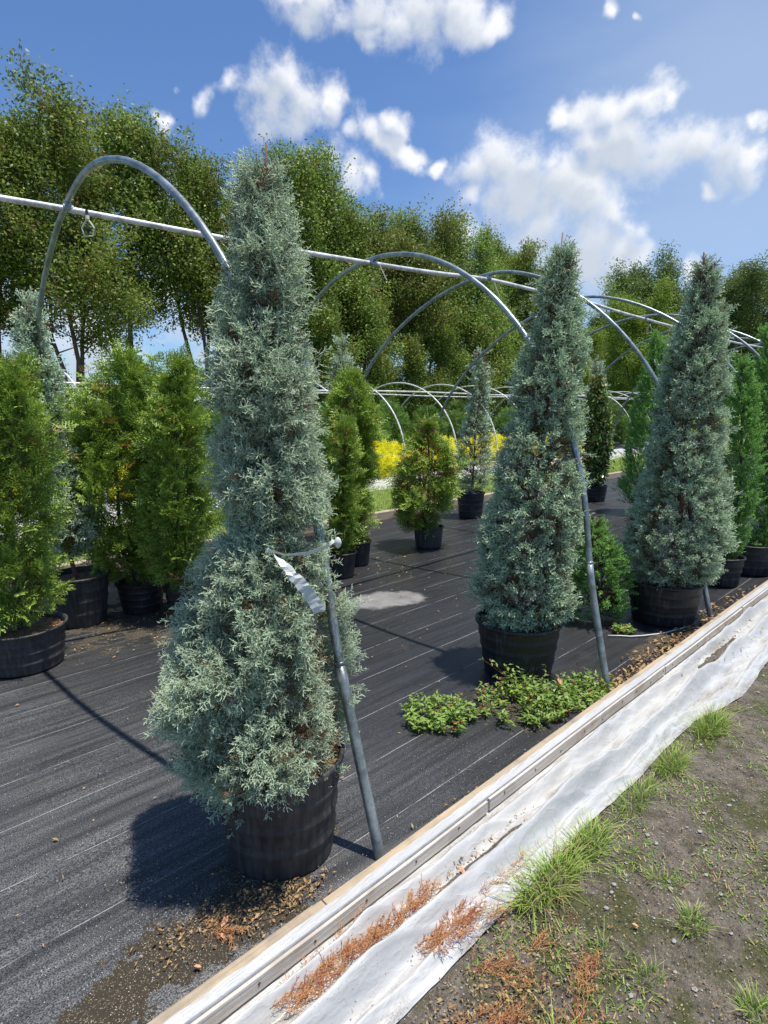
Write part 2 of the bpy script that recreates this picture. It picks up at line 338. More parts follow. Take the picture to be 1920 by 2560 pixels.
def mk_plastic():
    a = NT('white_plastic_film'); v = a.coord(); n = a.noise(a.coord((3, .6, 1)), 5, 5); n2 = a.noise(v, 30, 5, .65)
    c = a.mix(a.rng(n, .3, .7), (.66, .66, .65), (.54, .55, .56))
    c = a.mix(a.rng(n2, .60, .78, 0, .55), c, (.42, .37, .31))
    c = a.mix(a.ma('MULTIPLY', a.rng(a.noise(a.coord((6, 1.2, 1)), 4, 4), .60, .75, 0, .5), 1.0), c, (.50, .46, .41))
    sp = a.voro(v, 75); c = a.mix(a.ma('MULTIPLY', a.rng(sp, .12, .08), a.rng(a.noise(v, 4, 3), .5, .65)), c, (.22, .17, .12))
    lo = a.attr()[0]; gn = a.noise(v, 160, 3, .7); pn = a.noise(a.coord((8, 1.4, 1)), 2.4, 4)     # grit that has settled in the low folds
    c = a.mix(a.ma('MULTIPLY', a.ma('MULTIPLY', lo, a.rng(pn, .44, .60)), a.rng(gn, .38, .58, .15, .95)), c, (.24, .19, .14))
    a.set('Base Color', c).set('Roughness', .30).set('Specular IOR Level', .5)
    wn = a.noise(a.coord((20, 3.5, 6)), 1.3, 4, .5); rdg = a.ma('POWER', a.ma('SUBTRACT', 1.0, a.ma('ABSOLUTE', a.ma('MULTIPLY', a.ma('SUBTRACT', a.noise(a.coord((12, 3, 4)), 2.6, 3, .5), .5), 6.0))), 3.0)
    a.bump(a.ma('ADD', a.ma('ADD', wn, a.ma('MULTIPLY', n2, .12)), a.ma('MULTIPLY', rdg, .10)), .009)
    tr = a.N.new('ShaderNodeBsdfTranslucent'); a.L.new(c, tr.inputs['Color']); mx = a.N.new('ShaderNodeMixShader'); mx.inputs[0].default_value = .22
    a.L.new(a.b.outputs[0], mx.inputs[1]); a.L.new(tr.outputs[0], mx.inputs[2]); a.L.new(mx.outputs[0], a.out.inputs['Surface'])
    return a.m
M['plastic'] = mk_plastic()
def mk_wood(name, c1, c2, stain=(.2, .15, .1)):
    a = NT(name); n = a.noise(a.coord((40, 1.2, 40)), 2.2, 6, .65); n2 = a.noise(a.coord(), 7, 5)
    c = a.mix(a.rng(n, .3, .7), c1, c2); c = a.mix(a.rng(n2, .5, .72, 0, .7), c, stain)
    a.set('Base Color', c).set('Roughness', .8).bump(n, .003); return a.m
M['timber'] = mk_wood('weathered_timber', (.50, .38, .24), (.30, .26, .21), (.16, .14, .12))
M['lath'] = mk_wood('grey_wood_lath', (.62, .58, .52), (.44, .40, .35), (.33, .26, .19))
def flat(name, col, rough=.6, metal=0.):
    a = NT(name); n = a.noise(a.coord(), 30, 4); a.set('Base Color', a.mix(n, tuple(x*.75 for x in col), col)).set('Roughness', rough).set('Metallic', metal); return a.m
M['rust'] = flat('rusty_nail', (.12, .06, .04))
M['cream'] = flat('cream_plastic', (.72, .68, .52), .45)
M['dark'] = flat('black_plastic', (.03, .03, .03), .4)
M['tape'] = flat('white_flagging_tape', (.62, .66, .62), .35)
M['stone'] = flat('gravel_stone', (.36, .35, .33), .8)
M['leaf_orange'] = flat('dry_orange_leaf', (.62, .30, .16), .6)
M['white_tube'] = flat('white_hose', (.7, .7, .68), .5)

# ------------------------------------------------------------------ setting
def ground():
    xs = np.concatenate([[-900, -300, -100, -60, -40, -30, -22, -16, -12, -9, -7.2], np.arange(-6.6, -1.3, .45), np.arange(-1.3, 1.6, .022), [2, 3, 5, 9, 20, 60, 300, 900]])
    ys = np.concatenate([[-300, -60, -20, -8, -4, -2, -1], np.arange(-.4, 6.2, .028), [7, 8, 10, 13, 17, 22, 28, 36, 46, 60, 90, 150, 300, 900, 1600]])
    V = []
    for y in ys:
        for x in xs:
            z = 0.0
            if -1.3 < x < 1.6 and -.4 < y < 6.2:
                d = min(1, (x+1.28)/.25) if x < -1.0 else 1
                z = d*(0.010*fbm(x*1.7, y*1.7) + .006*fbm(x*9, y*9, 3) + .0035*fbm(x*33, y*33, 5)) - .002
            elif x < -6.5 and x > -30: z = .01*fbm(x*.7, y*.7)
            V.append((x, y, z-.004))
    nx, ny = len(xs), len(ys)
    i, j = np.meshgrid(np.arange(nx-1), np.arange(ny-1)); a = (j*nx+i).ravel()
    F = np.stack([a, a+1, a+nx+1, a+nx], 1)
    tag(link_mesh('ground', V, F, M['ground'], smooth=True), kind='structure')
ground()

def sheet(name, x0, x1, y0, y1, z, step, mat, amp):
    xs = np.arange(x0, x1+step*.5, step); ys = np.concatenate([np.arange(y0, min(y1, 9), step), np.arange(min(y1, 9), y1+.5, .5)])
    xs[-1] = x1
    V = [(x, y, z + amp*max(-.6, fbm(x*1.6, y*.6, 2)) + amp*.25*fbm(x*7, y*2, 9)) for y in ys for x in xs]
    nx, ny = len(xs), len(ys); i, j = np.meshgrid(np.arange(nx-1), np.arange(ny-1)); a = (j*nx+i).ravel()
    return tag(link_mesh(name, V, np.stack([a, a+1, a+nx+1, a+nx], 1), mat, smooth=True), kind='structure')
sheet('weed_fabric', -6.28, -1.315, -3.0, 34, .0085, .06, M['fabric'], .0042)
M['fabric_far'] = flat('far_weed_fabric', (.05, .05, .055), .6)
sheet('ground_fabric', -14.3, -9.75, -4, 40, .012, .5, M['fabric_far'], .003)

# ------------------------------------------------------------------ bed edging: timber board, plastic film, lath
def bow(y): return .006*noise.noise(Vector((y*.55, 7, 1)))+.003*noise.noise(Vector((y*1.7, 9, 1)))
def long_box(x0, x1, y0, y1, z0, z1, oy, seed=0.0):
    mb = MB(); n = max(2, int((y1-y0)/.08)); V = []; F = []
    for i in range(n+1):
        y = y0+(y1-y0)*i/n; b = bow(y); h = .0018*noise.noise(Vector((y*3, seed, 2))); w = .0012*noise.noise(Vector((y*5, seed, 5)))
        V += [(x0+b+w+1.30, y-oy, z0), (x1+b+1.30+w, y-oy, z0+h), (x1+b+1.30-w, y-oy, z1+h), (x0+b+1.30, y-oy, z1+h*.7)]
    for i in range(n):
        a = 4*i
        for k in range(4): F.append((a+k, a+(k+1) % 4, a+4+(k+1) % 4, a+4+k))
    F += [(3, 2, 1, 0), (4*n, 4*n+1, 4*n+2, 4*n+3)]
    return mb.add(V, F)
def edging():
    e = empty('edging_board', (-1.30, 3, 0), 'near timber edging board with grey nailed lath beside the white plastic', 'edging board')
    e.rotation_euler = (0, 0, 0)
    def P(mb, name, mat, **k):
        return mb.build(name, mat, e, **k)
    off = np.array([-1.30, 3, 0])
    rr = random.Random(3)
    y = -1.5
    while y < 13:                                                    # boards butted end to end
        L = rr.uniform(2.3, 3.0); dx = rr.uniform(-.004, .004)
        mb = long_box(-1.322+dx, -1.262+dx, y, y+L-.004, -.02, .088+rr.uniform(-.003, .003), off[1], y)
        o = P(mb, 'board', M['timber']); bv = o.modifiers.new('b', 'BEVEL'); bv.width = .004; bv.segments = 2
        y += L
    # inner split sliver of old timber
    mb = MB(); mb.box((-.046, -3.6, 0), (-.0255, -2.05, .062)); o = P(mb, 'old_board', M['timber']); bv = o.modifiers.new('b', 'BEVEL'); bv.width = .005
    y = -1.5
    nail = None
    while y < 13:
        L = rr.uniform(1.5, 1.9)
        mb = long_box(-1.254, -1.243, y, y+L-.012, .030+rr.uniform(-.003, .003), .077+rr.uniform(-.002, .004), off[1], y+3)
        o = P(mb, 'lath', M['lath']); bv = o.modifiers.new('b', 'BEVEL'); bv.width = .002; bv.segments = 2
        yy = y+.1
        while yy < y+L:
            if nail is None:
                nail = MB().lathe([(0.0001, .0), (.0045, .0), (.0045, .0015), (.0001, .0022)], n=8).build('nail', M['rust'], o)
                c = nail
            else: c = nail.copy(); COL.objects.link(c); c.parent = o
            c.location = (-1.2425-off[0]+bow(yy), yy-off[1], .055+rr.uniform(-.008, .008)); c.rotation_euler = (0, math.pi/2, 0)
            yy += rr.uniform(.16, .24)
        y += L
edging()

EDGE = [(-2, -.93), (.92, -.93), (1.48, -.945), (2.5, -.94), (3.1, -.94), (3.35, -.89), (3.58, -.85), (3.92, -.86), (4.22, -.88), (5.2, -.86), (6.5, -.9), (14, -.88)]
def film():
    ys = np.concatenate([np.arange(-1.4, 4.6, .012), np.arange(4.6, 13, .05)]); NU = 130
    ex = np.interp(ys, [a for a, _ in EDGE], [b for _, b in EDGE])
    V = []; C_ = []
    for y, xe in zip(ys, ex):
        xe = xe + .012*fbm(y*2.3, 4.0) + .004*fbm(y*9, 8)
        w = 1.0 + .25*noise.noise(Vector((y*.8, 1, 1)))
        r1 = -1.185 + .018*fbm(y*.7, 10) ; r2 = -1.055 + .030*fbm(y*.55, 20); r3 = xe-.045
        h1 = .080*w*(1+.4*fbm(y*.9, 30)); h2 = .105*(1+.5*fbm(y*.8, 40)); h3 = .022*(1+fbm(y*1.7, 50))
        for k in range(NU):
            u = k/(NU-1)
            if u < .10: t = u/.10; x, z = -1.287+.004*noise.noise(Vector((y*6, 2, 2)))*(1-t)+.0215*t, .0925+.004*max(-.2, noise.noise(Vector((y*14+t*2, t*2, 6))))
            elif u < .14: t = (u-.10)/.04; x, z = -1.2655+.0085*t, .0915-.006*t
            elif u < .26: t = (u-.14)/.12; x, z = -1.257+.001*t, .0855-.062*t
            else:
                t = (u-.26)/.74; x = -1.256 + (xe+1.256)*t
                d = lambda c, s: math.exp(-((x-c)/s)**2)
                ww = .8+.4*noise.noise(Vector((x*14, y*2.2, 5)))
                z = .010 + h1*d(r1, .021)*ww + h2*d(r2, .026)*ww + h3*d(r3, .016) + .022*max(0, noise.noise(Vector((x*10-y*3.1, y*1.3, 31))))*min(1, t*6)
                z += .006*noise.noise(Vector((x*46+y*7, y*2.6, 3)))*min(1, t*8)*(1 if t < .96 else .3) + .0035*noise.noise(Vector((x*80-y*14, y*6, 7)))
                cr = 1-abs(noise.noise(Vector((x*9-y*1.5, y*.8, 41)))); z += .014*cr**12*min(1, t*7)*(t < .95); cr = 1-abs(noise.noise(Vector((x*16+y*3.0, y*1.6, 44)))); z += .004*cr**10*min(1, t*7)
                z += .0016*noise.noise(Vector((x*190+y*40, y*18, 9)))
                z += .0015*noise.noise(Vector((x*90, y*60, 19)))
                z += (.0235-.012)*max(0, 1-t*12)
                if t > .965: z = z*(1-(t-.965)/.035)+.004*(t-.965)/.035
                z = max(z, .004)
            V.append((x+bow(y)*(1 if u < .26 else max(0, 1-t)), y, z))
            low = max(0., 1-max(0, z-.010)/.018) if u > .28 else 0.
            C_.append((low, 0, 0, 1))
    ny = len(ys); i, j = np.meshgrid(np.arange(NU-1), np.arange(ny-1)); a = (j*NU+i).ravel()
    o = link_mesh('plastic_sheet', V, np.stack([a, a+1, a+NU+1, a+NU], 1), M['plastic'], smooth=True, tint=C_)
    tag(o, 'crumpled white plastic sheet nailed along the near bed edge, lying on bare soil', 'plastic sheet')
film()

def mound(name, cx, cy, rx, ry, h, rot, mat, label, cat, seed, z0=.012, base=0.0):
    n = 110; V = []
    for j in range(n):
        for i in range(n):
            u = (i/(n-1)-.5)*2.6; w = (j/(n-1)-.5)*2.6
            x = u*rx; y = w*ry; c, s = math.cos(rot), math.sin(rot)
            X = cx+c*x-s*y; Y = cy+s*x+c*y
            d = math.sqrt(u*u+w*w) + .55*fbm(X*7, Y*4, seed)
            z = h*(1-d) + .005*fbm(X*26, Y*26, seed) + .003*fbm(X*90, Y*90, seed) if d < 1.25 else -.03
            V.append((X, Y, z0+max(z, -.03)))
    a = np.array([j*n+i for j in range(n-1) for i in range(n-1)])
    o = link_mesh(name, V, np.stack([a, a+1, a+n+1, a+n], 1), mat, smooth=True)
    return tag(o, label, cat, kind='stuff')
def mk_debris(name, c1, c2, c3):
    a = NT(name); v = a.coord(); n = a.noise(v, 70, 6, .7); q = a.voro(v, 420, 'Color'); r = a.sep(q)[0]
    c = a.mix(n, c1, c2); c = a.mix(a.rng(r, .91, .95, 0, .7), c, c3); a.set('Base Color', c).set('Roughness', .9).bump(n, .01); return a.m
M['dirt'] = mk_debris('fine_dirt', (.05, .045, .038), (.17, .145, .12), (.4, .37, .32))
M['dark_dirt'] = mk_debris('dark_wet_dirt', (.016, .013, .010), (.075, .058, .036), (.40, .36, .26))
mound('dirt_pile', -1.10, 4.12, .075, .42, .085, -.02, M['dirt'], 'grey brown dirt spilled in the folds of the white plastic sheet', 'dirt', 3, .0)
mound('dirt_pile', -1.122, 1.62, .017, .55, .05, 0, M['dirt'], 'thin line of soil caught in a fold of the white plastic sheet', 'dirt', 5, -.01)
mound('dirt_pile', -1.035, .95, .012, .30, .05, 0, M['dirt'], 'narrow strip of sandy soil in the nearest fold of the white plastic sheet', 'dirt', 8, -.008)
mound('soil_drift', -1.56, .80, .19, .42, .020, .0, M['dark_dirt'], 'dark wet soil drifted over the black fabric in front of the nearest pot', 'soil', 11, .004)
mound('soil_drift', -1.52, .40, .13, .26, .012, .2, M['dark_dirt'], 'speckled mossy soil film on the fabric in the near lower corner by the board', 'soil', 12, .004)
mound('soil_drift', -1.48, 4.15, .13, .75, .020, 0, M['dark_dirt'], 'brown leafy soil along the board beside the third blue juniper pot', 'soil', 14, .004)
mound('soil_drift', -1.72, 2.55, .30, .30, .014, 0, M['dark_dirt'], 'dark wet soil under the green weeds in front of the second blue juniper pot', 'soil', 15, .004)
mound('soil_drift', -4.55, 1.75, .8, .9, .012, 0, M['dark_dirt'], 'dirt around the row of pots at the left side of the fabric', 'soil', 16, .004)

# ------------------------------------------------------------------ hoop frames
def hoop_pts(W, L, ln, H, n, a, y, tl, rot, lL):
    def q(LL):
        t = np.linspace(0, math.pi/2, 26); ex = 2/n
        x = (W-ln)*np.cos(t)**ex; z = LL+(H-LL)*np.sin(t)**ex
        return np.concatenate([np.linspace(W, W-ln, 8)[:-1], x]), np.concatenate([np.linspace(0, LL, 8)[:-1], z])
    xr, zr = q(L); xl, zl = q(L*lL)
    X = np.concatenate([xr, -xl[::-1][1:]]); Z = np.concatenate([zr, zl[::-1][1:]])
    return np.stack([X-W-a, y+tl*Z+rot*(X-W), Z], 1)
def smooth_path(P, it=3):
    P = P.copy()
    for _ in range(it): P[1:-1] = .25*P[:-2]+.5*P[1:-1]+.25*P[2:]
    return P
HOOPS = [[2.144, .825, .224, 2.902, 1.794, 1.379, 1.279, -.025, .001, 1.221], [2.112, .741, .166, 2.774, 1.948, 1.389, 3.075, -.008, -.087, 1.408],
         [1.979, .915, .235, 2.864, 1.729, 1.414, 4.845, .028, .129, 1.681], [2.176, .959, .119, 2.904, 1.67, 1.358, 6.658, .051, .096, 1.283],
         [2.166, .738, .216, 2.864, 2.046, 1.372, 8.231, .002, -.013, 1.025], [2.16, .8, .2, 2.86, 1.9, 1.37, 9.9, 0, .0, 1.1],
         [2.16, .8, .2, 2.83, 1.9, 1.37, 11.7, 0, .02, 1.1], [2.16, .8, .2, 2.86, 1.9, 1.37, 13.5, 0, 0, 1.1], [2.16, .8, .2, 2.86, 1.9, 1.37, 15.3, 0, 0, 1.1],
         [2.16, .8, .2, 2.86, 1.9, 1.37, 17.1, 0, 0, 1.1]]
def main_frame():
    org = np.array([-3.5, 1.3, 0])
    e = empty('greenhouse_frame', tuple(org), 'nearest bare galvanised hoop greenhouse frame arching over the black fabric bed', 'greenhouse frame')
    att = []
    for i, hp in enumerate(HOOPS):
        P = smooth_path(hoop_pts(*hp)); zs = P[:, 2]
        right = [p for p in P[:len(P)//2] if p[2] <= .78]; 
        mid = P-org
        o = MB().tube(list(mid), .0172 if i < 3 else .0165, 12).build('hoop', M['pipe'], e, smooth=True)
        for sgn in (0, 1):
            Q = P if sgn == 0 else P[::-1]
            Q = [q-org for q in Q[:22] if q[2] <= .80][:9]
            Q = [Q[0]-np.array([0, 0, .05])]+Q
            mb = MB().tube(Q, .0198, 12)
            mb.build('ground_post', M['pipe'], o, smooth=True)
            if i < 4:
                c = MB(); t = Q[-1]; c.tube([t-(Q[-1]-Q[-2])*.05, t+(Q[-1]-Q[-2])*.05], .0212, 12); c.build('collar', M['pipe'], o, smooth=True)
        xr = [-3.95, -3.50, -3.47, -3.5, -3.54][i] if i < 5 else -3.52
        k = np.abs(P[:, 0]-xr).argmin(); att.append(P[k].copy())
    att = [a-np.array([0, 0, .036]) for a in att]
    R = [att[0]+(att[0]-att[1])*1.6+np.array([0, 0, .02])] + [att[0]+(att[0]-att[1])*.6] + att
    pts = []
    for a, b in zip(R[:-1], R[1:]):
        for t in np.linspace(0, 1, 8)[:-1]: pts.append(a+(b-a)*t-np.array([0, 0, .012*math.sin(math.pi*t)])-org)
    pts.append(R[-1]-org)
    pts = list(smooth_path(np.array(pts), 2))
    MB().tube(pts, .0175, 12).build('ridge_pipe', M['ridge'], e, smooth=True)
    for i, a in enumerate(att[:6]):
        c = MB(); q = a-org
        c.tube([q+np.array([0, -.028, .0]), q+np.array([0, .028, 0])], .0215, 12)
        c.box((q[0]-.020, q[1]-.016, q[2]+.010), (q[0]+.020, q[1]+.016, q[2]+.042))
        c.tube([q+np.array([-.03, 0, .02]), q+np.array([.03, 0, .02])], .005, 6)
        c.build('clamp', M['pipe'], e)
    return att
ATT = main_frame()

def far_frame():
    org = np.array([-12.0, 1.3, 0])
    e = empty('greenhouse_frame', tuple(org), 'lower bare hoop frame in the background, beyond the grass, over golden shrubs', 'greenhouse frame')
    mesh = None
    P = smooth_path(hoop_pts(2.3, .5, .1, 2.42, 2.0, 9.6, 0, 0, 0, 1.0)) - np.array([-12.0, 0, 0])
    for k in range(18):
        y = 1.3+1.75*k-org[1]
        if mesh is None:
            o = MB().tube(list(P), .02, 8).build('hoop', M['ridge'], e, smooth=True); mesh = o
        else:
            o = mesh.copy(); COL.objects.link(o); o.parent = e
        o.location = (0, y+.1*math.sin(k*2.1), 0); o.rotation_euler = (0, 0, .02*math.sin(k*3.3))
    for (px, pz) in ((-10.72, 2.11), (-13.1, 2.13)):
        pts = [(px-org[0]+.015*math.sin(t), t-org[1], pz+.02*math.sin(t*.7)) for t in np.arange(-4, 31.5, .8)]
        MB().tube(pts, .02, 8).build('purlin', M['ridge'], e, smooth=True)
far_frame()

def sprinkler(loc, label, s=1.0):
    e = empty('sprinkler_head', loc, label, 'sprinkler', 'sprinklers hanging from the ridge pipe')
    mb = MB(); mb.tube([(0, 0, .0), (0, 0, -.03*s)], .008*s, 8); mb.build('drop_tube', M['dark'], e)
    mb = MB(); mb.lathe([(.001, -.028*s), (.011*s, -.030*s), (.013*s, -.05*s), (.009*s, -.06*s), (.001, -.061*s)], n=12); mb.build('nozzle', M['cream'], e)
    pent = [(-.006, -.055), (-.036, -.098), (-.024, -.142), (.024, -.142), (.036, -.098), (.006, -.055)]
    c, sn = RH[0], RH[1]
    mb = MB(); mb.tube([(p[0]*s*c, p[0]*s*sn, p[1]*s) for p in pent], .0050*s, 8); mb.build('bracket', M['cream'], e)
    mb = MB(); mb.lathe([(.001, -.085*s), (.012*s, -.09*s), (.014*s, -.105*s), (.005*s, -.12*s), (.001, -.14*s)], n=10); mb.build('spinner', M['dark'], e)
sprinkler((-3.80, 1.235+.03, 2.758+.01), 'pentagon shaped sprinkler hanging from the white ridge pipe beside the nearest hoop', 1.0)
sprinkler((-3.54, 8.45, 2.80), 'small distant sprinkler hanging from the ridge pipe above the green junipers', 1.0)
for loc, lb in (((-3.50, 3.30, 2.74), 'short loose strap dangling from the ridge clamp of the second hoop'), ((-3.47, 4.75, 2.80), 'short loose strap dangling from the ridge clamp of the third hoop')):
    o = MB().tube([(0, 0, 0), (.01, .02, -.05), (.03, .05, -.12)], .004, 6).build('strap', M['cream'], None); o.location = loc; tag(o, lb, 'strap')

# ------------------------------------------------------------------ foliage templates (all faces quads)
def ribbon(V, F, T, p0, p1, w, nrm, t0, t1):
    d = p1-p0; s = np.cross(d, nrm); s /= np.linalg.norm(s)+1e-9; n = len(V)
    V += [p0-s*w*.5, p0+s*w*.5, p1+s*w*.32, p1-s*w*.32]; F.append((n, n+1, n+2, n+3)); T += [t0, t0, t1, t1]
def prism(V, F, T, p0, p1, w, t0, t1):
    d = p1-p0; d = d/(np.linalg.norm(d)+1e-9); a = np.array([0, 0, 1.]) if abs(d[2]) < .9 else np.array([1., 0, 0])
    s = np.cross(d, a); s /= np.linalg.norm(s); b = np.cross(d, s); n = len(V)
    for k in range(3):
        an = 2.0944*k; V.append(p0+w*.5*(math.cos(an)*s+math.sin(an)*b))
    for k in range(3):
        an = 2.0944*k; V.append(p1+w*.36*(math.cos(an)*s+math.sin(an)*b))
    for k in range(3): F.append((n+k, n+(k+1) % 3, n+3+(k+1) % 3, n+3+k))
    T += [t0]*3+[t1]*3

def juniper_template(seed, kind='prism', L=.100, nodes=13, w=.0024, sub=2, spread=.8, tw=.034):
    r = np.random.default_rng(seed); V, F, T = [], [], []
    def rod(p0, p1, ww, t0, t1):
        if kind == 'prism': prism(V, F, T, p0, p1, ww, t0, t1)
        else:
            ribbon(V, F, T, p0, p1, ww*1.3, unit(r.normal(size=3)), t0, t1)
            if kind == 'cross': ribbon(V, F, T, p0, p1, ww*1.3, unit(r.normal(size=3)), t0, t1)
    bend = r.normal(size=3)*.12*L; bend[2] = 0
    P = lambda t: np.array([0, 0, L*t])+bend*t*t
    for a, b in ((0, .35), (.35, .7), (.7, 1)): rod(P(a), P(b), w*(1.0-.3*a), .1+.3*a, .2+.6*b)
    az = r.uniform(0, 6.28)
    for k in range(nodes):
        t = .12+.86*k/nodes; az += 2.4+r.uniform(-.4, .4); l = tw*(1-.45*t)*r.uniform(.7, 1.15)
        d = unit(np.array([math.cos(az)*spread, math.sin(az)*spread, r.uniform(.55, 1.0)])); p = P(t); q = p+d*l
        rod(p, q, w, .15+.35*t, .45+.45*t)
        for s in range(sub):
            u = .35+.4*s/max(1, sub-1) if sub > 1 else .5
            e = unit(d+unit(r.normal(size=3))*.75); rod(p+d*l*u, p+d*l*u+e*l*.45, w*.85, .3+.3*t, .65+.35*t)
    return np.array(V), np.array(F), np.array(T)

def frond_template(seed, L=.16, w=.0066, droop=.3, sub=4):
    """flat fern-like spray"""
    r = np.random.default_rng(seed); V, F, T = [], [], []
    nrm = np.array([0, 1., 0])
    P = lambda t: np.array([0, -droop*L*t*t, L*t])
    for a, b in ((0, .5), (.5, 1)): ribbon(V, F, T, P(a), P(b), w*.8, nrm, .1+.3*a, .2+.5*b)
    for k in range(9):
        t = .1+.86*k/9; sd = 1 if k % 2 else -1; l = L*(.42*(1-t)+.14)*r.uniform(.85, 1.15)
        d = unit(np.array([sd*.8, r.uniform(-.25, .15), .75])); p = P(t); q = p+d*l
        ribbon(V, F, T, p, q, w, nrm+r.normal(size=3)*.25, .15+.3*t, .5+.45*t)
        for s in range(sub):
            u = .25+.7*s/sub; sd2 = 1 if s % 2 else -1
            e = unit(d+np.array([sd2*.35*sd, r.uniform(-.2, .2), sd2*.75])); l2 = l*.38*(1.1-.5*u)
            ribbon(V, F, T, p+d*l*u, p+d*l*u+e*l2, w*.95, nrm+r.normal(size=3)*.35, .3+.3*t, .75+.25*t)
    return np.array(V), np.array(F), np.array(T)

def leaf_template(seed, n=8, L=.12, w=.045, spread=.16, droop=.6):
    r = np.random.default_rng(seed); V, F, T = [], [], []
    for k in range(n):
        p = r.normal(size=3)*spread*.6; d = unit(np.array([r.normal(), r.normal(), r.normal()*.6-droop])); nn = unit(np.cross(d, r.normal(size=3)))
        s = np.cross(d, nn); l = L*r.uniform(.7, 1.2); ww = w*r.uniform(.8, 1.2); c = len(V); fold = nn*ww*.25
        V += [p, p+d*l*.5+s*ww*.5+fold, p+d*l, p+d*l*.5-s*ww*.5+fold]; F.append((c, c+1, c+2, c+3)); tt = r.uniform(0, 1); T += [tt, tt, tt, tt]
    return np.array(V), np.array(F), np.array(T)

def bake(templates, pos, axis, scale, g, dead=None, roll=None, seed=0):
    r = np.random.default_rng(seed); n = len(pos); which = r.integers(0, len(templates), n)
    ax = axis/np.linalg.norm(axis, axis=1, keepdims=True)
    rnd = r.normal(size=(n, 3)) if roll is None else roll
    xx = np.cross(rnd, ax); xx /= np.linalg.norm(xx, axis=1, keepdims=True)+1e-9; yy = np.cross(ax, xx)
    Rm = np.stack([xx, yy, ax], 2)*scale[:, None, None]
    VV, FF, CC = [], [], []; base = 0
    if dead is None: dead = np.zeros(n)
    for k, (tv, tf, tt) in enumerate(templates):
        idx = np.where(which == k)[0]
        if len(idx) == 0: continue
        v = np.einsum('nij,mj->nmi', Rm[idx], tv)+pos[idx][:, None, :]
        nv = len(tv); f = tf[None]+(np.arange(len(idx))*nv)[:, None, None]+base
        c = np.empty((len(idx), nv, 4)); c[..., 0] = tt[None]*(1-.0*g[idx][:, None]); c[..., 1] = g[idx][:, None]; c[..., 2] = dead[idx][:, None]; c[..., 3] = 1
        VV.append(v.reshape(-1, 3)); FF.append(f.reshape(-1, 4)); CC.append(c.reshape(-1, 4)); base += nv*len(idx)
    return np.concatenate(VV), np.concatenate(FF), np.concatenate(CC)

TJ = [juniper_template(s) for s in range(8)]
TJ2 = [juniper_template(20+s, 'cross', w=.0028) for s in range(6)]
TJ3 = [juniper_template(40+s, 'ribbon', nodes=10, sub=1, w=.0046) for s in range(5)]
TG = [juniper_template(60+s, 'cross', L=.09, nodes=14, sub=1, w=.0036, spread=.75, tw=.024) for s in range(5)]
TF = [frond_template(s) for s in range(6)]
TFf = [frond_template(30+s, w=.0075, sub=2) for s in range(4)]
TH = [leaf_template(70+s, 9, .055, .026, .06, .1) for s in range(4)]
TY = [frond_template(80+s, L=.16, w=.012, droop=.5, sub=2) for s in range(4)]

